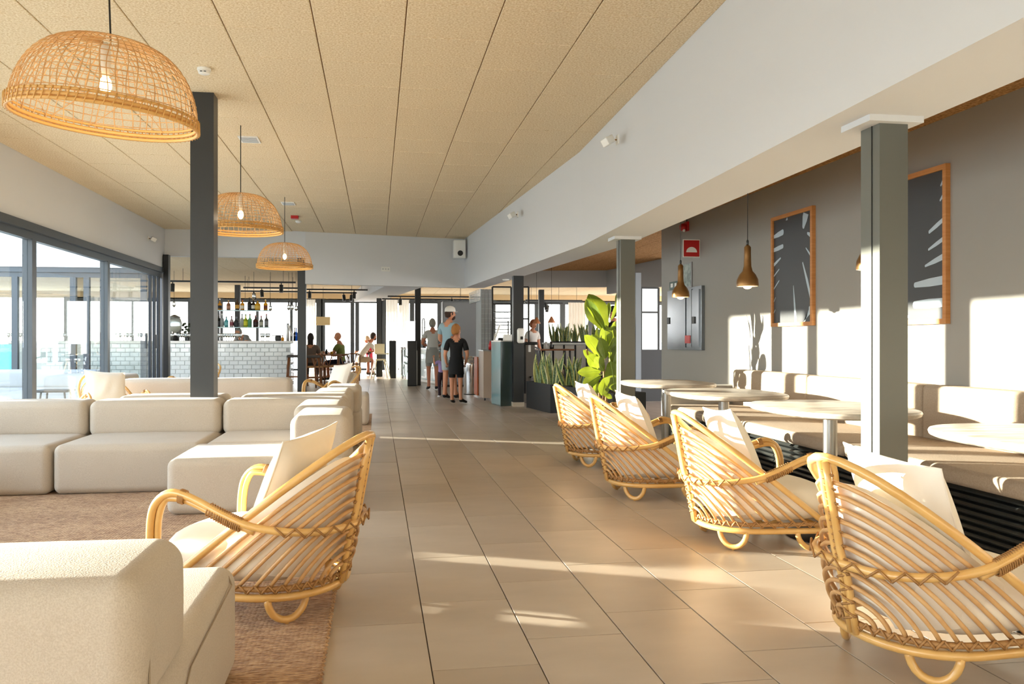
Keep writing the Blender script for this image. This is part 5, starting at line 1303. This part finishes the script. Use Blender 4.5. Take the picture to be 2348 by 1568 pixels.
def person(label, x, y, rz, H, J=None, shirt='#cccccc', pants='#888888', hair='#3a2a1e', shoe='#1a1a1a', skin=None, cap=None, sleeve=.5, leg=.9, hl='short', beard=False, headturn=0, z0=0, hi=False, sock=None, headtilt=0, female=False, child=False, group=None, skirt=False):
    s = H/1.75; o = E('person', label, 'person', (x, y, z0), rz)
    sw = .155 if female else .175
    D = dict(pelvis=(0, 0, .95), spine=(0, -.01, 1.10), chest=(0, 0, 1.29), neck=(0, .0, 1.465), head=(0, .015, 1.53))
    for k, sg in (('L', -1), ('R', 1)):
        D.update({'sh'+k: (sg*sw, 0, 1.40), 'el'+k: (sg*.225, -.02, 1.13), 'wr'+k: (sg*.225, .07, .91), 'ha'+k: (sg*.222, .10, .83), 'hp'+k: (sg*.085, 0, .90), 'kn'+k: (sg*.095, .015, .50), 'an'+k: (sg*.095, -.02, .09), 'he'+k: (sg*.095, -.045, .045), 'to'+k: (sg*.11, .14, .03)})
    if J: D.update(J)
    D = {k: Vector(v)*s for k, v in D.items()}
    R = dict(pelvis=(.135, .10), spine=(.12, .09), chest=(.135, .10), neck=.066, head=.062)
    for k in 'LR': R.update({'sh'+k: .062, 'el'+k: .043, 'wr'+k: .029, 'ha'+k: (.034, .02), 'hp'+k: .088, 'kn'+k: .055, 'an'+k: .037, 'he'+k: .036, 'to'+k: (.034, .022)})
    R = {k: (tuple(q*s for q in v) if isinstance(v, tuple) else v*s) for k, v in R.items()}
    B = [('pelvis', 'spine'), ('spine', 'chest'), ('chest', 'neck'), ('neck', 'head')]
    for k in 'LR': B += [('chest', 'sh'+k), ('sh'+k, 'el'+k), ('el'+k, 'wr'+k), ('wr'+k, 'ha'+k), ('pelvis', 'hp'+k), ('hp'+k, 'kn'+k), ('kn'+k, 'an'+k), ('an'+k, 'he'+k), ('an'+k, 'to'+k)]
    me = skin_body(D, B, R)
    ms = [skin or m_skin, mat('cloth_'+shirt[1:], shirt, .9, bump=.3, bscale=9), mat('cloth_'+pants[1:], pants, .9, bump=.3, bscale=9), mat('shoe_'+shoe[1:], shoe, .6), m_black]
    V = [v.co.copy() for v in me.vertices]; nrm = [v.normal.copy() for v in me.vertices]
    cls = []
    for p in V:
        best = min((segd(p, D[a], D[b])+((a, b),) for a, b in B), key=lambda q: q[0]); d_, t, (a, b) = best; c = 0
        if (a, b) in (('spine', 'chest'), ('pelvis', 'spine')) or a == 'chest' and b[:2] == 'sh': c = 1
        if (a, b) == ('pelvis', 'spine') and t < .35: c = 2
        if (a, b) == ('chest', 'neck'): c = 1 if t < .62 else 0
        if a[:2] == 'sh': c = 1 if t < sleeve else 0
        if a == 'pelvis' and b[:2] == 'hp': c = 2
        if a[:2] == 'hp': c = 2 if t < leg else 0
        if a[:2] == 'kn': c = 2 if leg > 1 and t < leg-1 else 0
        if b[:2] in ('he', 'to') and b != 'head': c = 3
        if sleeve > 1 and a[:2] == 'el': c = 1 if t < sleeve-1 else 0
        cls.append(c)
    mb = MB(); push = {0: 0, 1: .014*s, 2: .016*s, 3: .004, 4: 0}
    mb.v = [tuple(V[i]+nrm[i]*push[cls[i]]) for i in range(len(V))]
    for f_ in me.polygons:
        vs = list(f_.vertices); cc = [cls[i] for i in vs]; mb.cm = max(set(cc), key=cc.count); mb.face(vs)
    bpy.data.meshes.remove(me)
    # fingers and thumb
    for k, sg in (('L', -1), ('R', 1)):
        h = D['ha'+k]; dr = (h-D['wr'+k]).normalized(); sd = dr.cross(Vector((0, 1, 0))); sd = sd.normalized() if sd.length > .1 else Vector((1, 0, 0)); up_ = sd.cross(dr)
        mb.cm = 0
        for q in range(4):
            b0 = h+sd*(q-1.5)*.018*s+dr*.012*s; ln = (.065, .075, .07, .055)[q]*s
            mb.tube([b0, b0+dr*ln*.5, b0+dr*ln*.9+up_*.012*s], .0085*s, 6)
        mb.tube([h-dr*.03*s+sd*.025*s*-sg, h+dr*.01*s+sd*.05*s*-sg, h+dr*.03*s+sd*.052*s*-sg+up_*.01*s], .0095*s, 6)
    # head
    hc = D['head']+Vector((0, .015, .088))*(s if not child else s*1.12); hs = s if not child else s*1.22
    Rh = Matrix.Rotation(headturn, 3, 'Z') @ Matrix.Rotation(headtilt, 3, 'X')
    n0 = len(mb.v); mb.cm = 0; mb.ell(hc, .075*hs, .095*hs, .118*hs, 18, 14, Rh)
    for i in range(n0, len(mb.v)):           # shape chin and jaw
        q = Rh.inverted() @ (Vector(mb.v[i])-hc)
        if q.z < -.02*hs: f_ = 1-.28*min(1, (-q.z-.02*hs)/(.10*hs)); q.x *= f_; q.y = q.y*f_+.018*hs*min(1, -q.z/(.1*hs))
        mb.v[i] = tuple(hc+Rh @ q)
    def hp_(x_, y_, z_): return hc+Rh @ (Vector((x_, y_, z_))*hs)
    mb.tube([hp_(0, .088, .012), hp_(0, .108, -.022), hp_(0, .09, -.034)], .012*hs, 6, rf=lambda t: .5+.7*t)
    for sg in (-1, 1): mb.ell(hp_(sg*.076, -.005, -.008), .010*hs, .018*hs, .030*hs, 8, 6, Rh)
    mb.cm = 4
    for sg in (-1, 1): mb.ell(hp_(sg*.03, .082, .008), .011*hs, .006*hs, .006*hs, 8, 5, Rh)
    mb.cm = 0; mb.tube([hp_(-.022, .087, -.055), hp_(0, .094, -.058), hp_(.022, .087, -.055)], .005*hs, 5)
    mb.build('body', ms, o, smooth=True)
    mh = mat('hair_'+hair[1:], hair, .8, bump=.6, bscale=40)
    hb = MB(); n0 = 0; hb.ell((0, 0, 0), .084*hs, .103*hs, .122*hs, 20, 14)
    keep = []
    for i, q in enumerate(hb.v):
        q = Vector(q); 
        if hl == 'short':
            lim = .045 if q.y > .035*hs else (-.03 if q.y > -.02*hs else -.085)
        else: lim = .05 if q.y > .035*hs else -.10
        if q.z < lim*hs: q *= .80
        if hl != 'bald': q += Vector((random.uniform(-1, 1), random.uniform(-1, 1), random.uniform(-1, 1)))*.003*hs
        hb.v[i] = tuple(hc+Rh @ (q+Vector((0, -.006*hs, .006*hs))))
    if hl == 'bun': hb.ell(hp_(0, -.10, -.02), .035*hs, .03*hs, .035*hs, 10, 8)
    if hl == 'long': hb.rbox(*(tuple(hp_(-.07, -.10, -.2))+tuple(hp_(.07, -.03, .02))), r=.02)
    if hl != 'bald': hb.build('hair', mh, o, smooth=True)
    if beard: MB().ell(hp_(0, .052, -.072), .052*hs, .05*hs, .050*hs, 12, 8, Rh).build('beard', mh, o, smooth=True)
    if cap:
        cb_ = MB(); mc = mat('cap_cloth_'+cap[1:], cap, .9)
        cb_.lathe([(.090*hs, .0), (.092*hs, .03*hs), (.082*hs, .075*hs), (.05*hs, .105*hs), (.01, .115*hs)], 20, sx=.97, sy=1.14)
        cb_.grid(lambda u, v: ((2*u-1)*.075*hs*(1-.35*v*v), (.07+.09*v*sqrt(max(0, 1-(2*u-1)**2*.6)))*hs, .008*hs-.012*hs*(2*u-1)**2), 8, 4)
        cb_.v = [tuple(hc+Rh @ (Vector(q)+Vector((0, -.002, .035*hs)))) for q in cb_.v]
        cb_.build('cap', mc, o, smooth=True)
    if skirt:
        w = MB(); N = 24; ztop = D['pelvis'].z+.09*s; zb_ = D['knL'].z+.16*s
        def fn(u, v): a_ = 2*pi*u; return ((.145+.035*v)*s*cos(a_), (.125+.035*v)*s*sin(a_), ztop+(zb_-ztop)*v+.004*sin(a_*5)*v)
        w.grid(fn, N, 5, closeu=True); w.build('shorts', ms[2], o, smooth=True)
    return o
def sit(hs_=.50, lean=0, kz=.50):
    J = dict(pelvis=(0, 0, .50), spine=(0, .0+lean*.15, .66), chest=(0, lean*.35, .84), neck=(0, lean*.55, 1.02), head=(0, lean*.66+.02, 1.10))
    for k, sg in (('L', -1), ('R', 1)):
        J.update({'sh'+k: (sg*.17, lean*.48, .95), 'el'+k: (sg*.22, .12+lean*.5, .72), 'wr'+k: (sg*.15, .33+lean*.4, .74), 'ha'+k: (sg*.12, .40+lean*.4, .75), 'hp'+k: (sg*.09, .03, .50), 'kn'+k: (sg*.13, .43, .50), 'an'+k: (sg*.13, .42, .09), 'he'+k: (sg*.13, .38, .045), 'to'+k: (sg*.14, .58, .03)})
    return J
x, y = W(992, 18.6)
person('woman with grey hair in a light grey top and grey shorts, seen from behind', x, y, .1, 1.59, shirt='#b3b2ac', pants='#83847f', hair='#8d8a80', shoe='#15151a', sleeve=.55, leg=.80, hl='bun', female=True, headturn=-.35, skirt=True, skin=m_skin2,
       J={'elR': (.26, .05, 1.14), 'wrR': (.20, .26, 1.08), 'haR': (.16, .33, 1.08), 'elL': (-.24, .06, 1.14), 'wrL': (-.15, .27, 1.08), 'haL': (-.10, .34, 1.08)})
x, y = W(1030, 15.6)
person('bearded man in a white cap and light blue t-shirt standing in the queue', x, y, -.75, 1.72, shirt='#8ea9b3', pants='#a3adb0', hair='#3b261b', shoe='#1b1b1d', sleeve=.6, leg=.92, cap='#e2ded6', beard=True, headturn=-.55,
       J={'elL': (-.26, .04, 1.12), 'wrL': (-.20, .26, 1.04), 'haL': (-.15, .33, 1.03), 'anR': (.11, .05, .09), 'heR': (.11, .02, .045), 'toR': (.13, .2, .03)})
x, y = W(1046, 14.55)
person('boy in a black t-shirt and black shorts with bare legs, seen from behind', x, y, -.05, 1.36, shirt='#101012', pants='#0e0e10', hair='#a06a34', shoe='#151515', sleeve=.75, leg=.80, headturn=-.6, child=True, skirt=True,
       J={'elL': (-.25, -.02, 1.10), 'wrL': (-.22, .10, .92), 'haL': (-.20, .15, .86), 'elR': (.25, -.02, 1.10), 'wrR': (.22, .10, .92), 'haR': (.2, .15, .86), 'toR': (.24, .1, .03), 'toL': (-.04, .14, .03)})
x, y = W(1013, 16.1)
person('small child in a lilac jacket and dark leggings between the woman and the man', x, y, .3, .86, shirt='#9a86b8', pants='#2b1a24', hair='#6b4a33', shoe='#d8d4d0', sleeve=.95, leg=2, child=True, hl='long',
       J={'elL': (-.30, .0, 1.30), 'wrL': (-.32, .02, 1.5), 'haL': (-.32, .02, 1.58)})
x, y = W(783, 22.6); person('man with shaved head in an olive green t-shirt sitting at the wooden table', x, y, 1.25, 1.76, sit(lean=.1), '#6f7a3c', '#1c2030', '#c39a7a', '#222222', sleeve=.6, leg=.9, hl='bald', skin=m_skin)
x, y = W(820, 25.8); person('bearded man in a pale t-shirt and beige shorts leaning forward by the window', x, y, -1.05, 1.8, sit(lean=.75), '#d9d5cf', '#a5937c', '#2a1d17', '#4a3a30', sleeve=.6, leg=.75, beard=True, skin=m_skin2)
x, y = W(848, 26.8); person('woman in a red sleeveless top sitting by the window', x, y, 1.2, 1.66, sit(lean=.1), '#c3263f', '#1c1c22', '#d8c0a0', '#333333', sleeve=.12, leg=.9, female=True, skin=m_skin)
x, y = W(712, 21.1); person('person with dark hair in a brown top sitting right of the dark pillar', x, y, 0, 1.68, sit(), '#6d5f55', '#333333', '#241a16', '#222222', sleeve=.7, leg=1.7, hl='long', z0=.02)
x, y = W(570, 21.9); person('grey haired bartender bending down behind the bar', x, y, 2.6, 1.65, {'chest': (0, .2, 1.2), 'neck': (0, .33, 1.27), 'head': (0, .40, 1.29), 'shL': (-.16, .26, 1.26), 'shR': (.16, .26, 1.26), 'elL': (-.2, .35, 1.02), 'elR': (.2, .35, 1.02), 'wrL': (-.14, .5, .92), 'wrR': (.14, .5, .92), 'haL': (-.12, .56, .9), 'haR': (.12, .56, .9)}, '#8e8e8e', '#333333', '#8a8a86', '#222222')
x, y = W(1221, 19.0); person('waitress in a white polo standing beyond the glass screen', x, y, -2.6, 1.58, None, '#e8e4de', '#444444', '#8a4a26', '#333333', sleeve=.6, leg=1.9, hl='bun', female=True, headtilt=-.3)
x, y = W(1409, 15.0); person('person in black partly hidden behind the fig and the grey pillar', x, y, 1.0, 1.72, None, '#141416', '#17171a', '#241a15', '#111111', sleeve=.9, leg=1.9)
x, y = XY(172, 21.9), 21.9; person('person in dark green seen through two layers of glass behind the bar', x, y, .9, 1.5, None, '#2f4030', '#222222', '#3a2c20', '#222222', sleeve=.6, leg=1.9)

# ------------------------------------------------------------------ patio things and reflection stand-ins seen through the doors
x, y = XY(150, 14.2), 14.4
o = sofa('reflection_sofa', XY(140, 14.9)-.3, 15.0, -.15, 2.3, 'long grey sofa standing in for a sofa reflection in the glass doors', zb=.62); o['group'] = 'stand-ins for glass reflections'  # solid sofa added where the glass mirrors the linen sofas
for ch in o.children: ch.data.materials[0] = mat('grey_reflection_fabric', '#8d8f90', .9, bump=.2, bscale=120)
o = E('reflection_stool', 'small dark stool standing in for a stool reflection before the grey sofa', 'stool', (XY(128, 13.4), 13.4, -.03)); MB().rbox(-.22, -.17, .36, .22, .17, .40, .012, 2).build('seat', m_black, o)  # solid stool added in place of one mirrored in the glass
for a in (-1, 1):
    for b in (-1, 1): MB().tube([(a*.16, b*.12, .36), (a*.2, b*.15, 0)], .014, 6).build('leg', m_black, o)
o = E('turquoise_board', 'turquoise display board behind the patio glass at the left edge', 'board', (XY(10, 18.4), 18.4, -.03)); MB().rbox(-.26, -.03, 0, .26, .03, 1.05, .02, 2).build('board_panel', mat('turquoise', '#1fb6c4', .4), o); MB().box(-.3, -.1, 0, .3, .1, .03).build('foot', m_black, o)
o = E('wooden_side_table', 'light wooden block table at the left edge behind the sofa', 'table', (XY(3, 8.4), 8.4, 0)); MB().rbox(-.2, -.2, .40, .2, .2, .46, .01, 2).build('table_top', mat('light_wood', '#a5714f', .6), o)
for a in (-1, 1): MB().box(a*.17-.02, -.18, 0, a*.17+.02, .18, .40).build('leg', mat('light_wood', '#a5714f'), o)
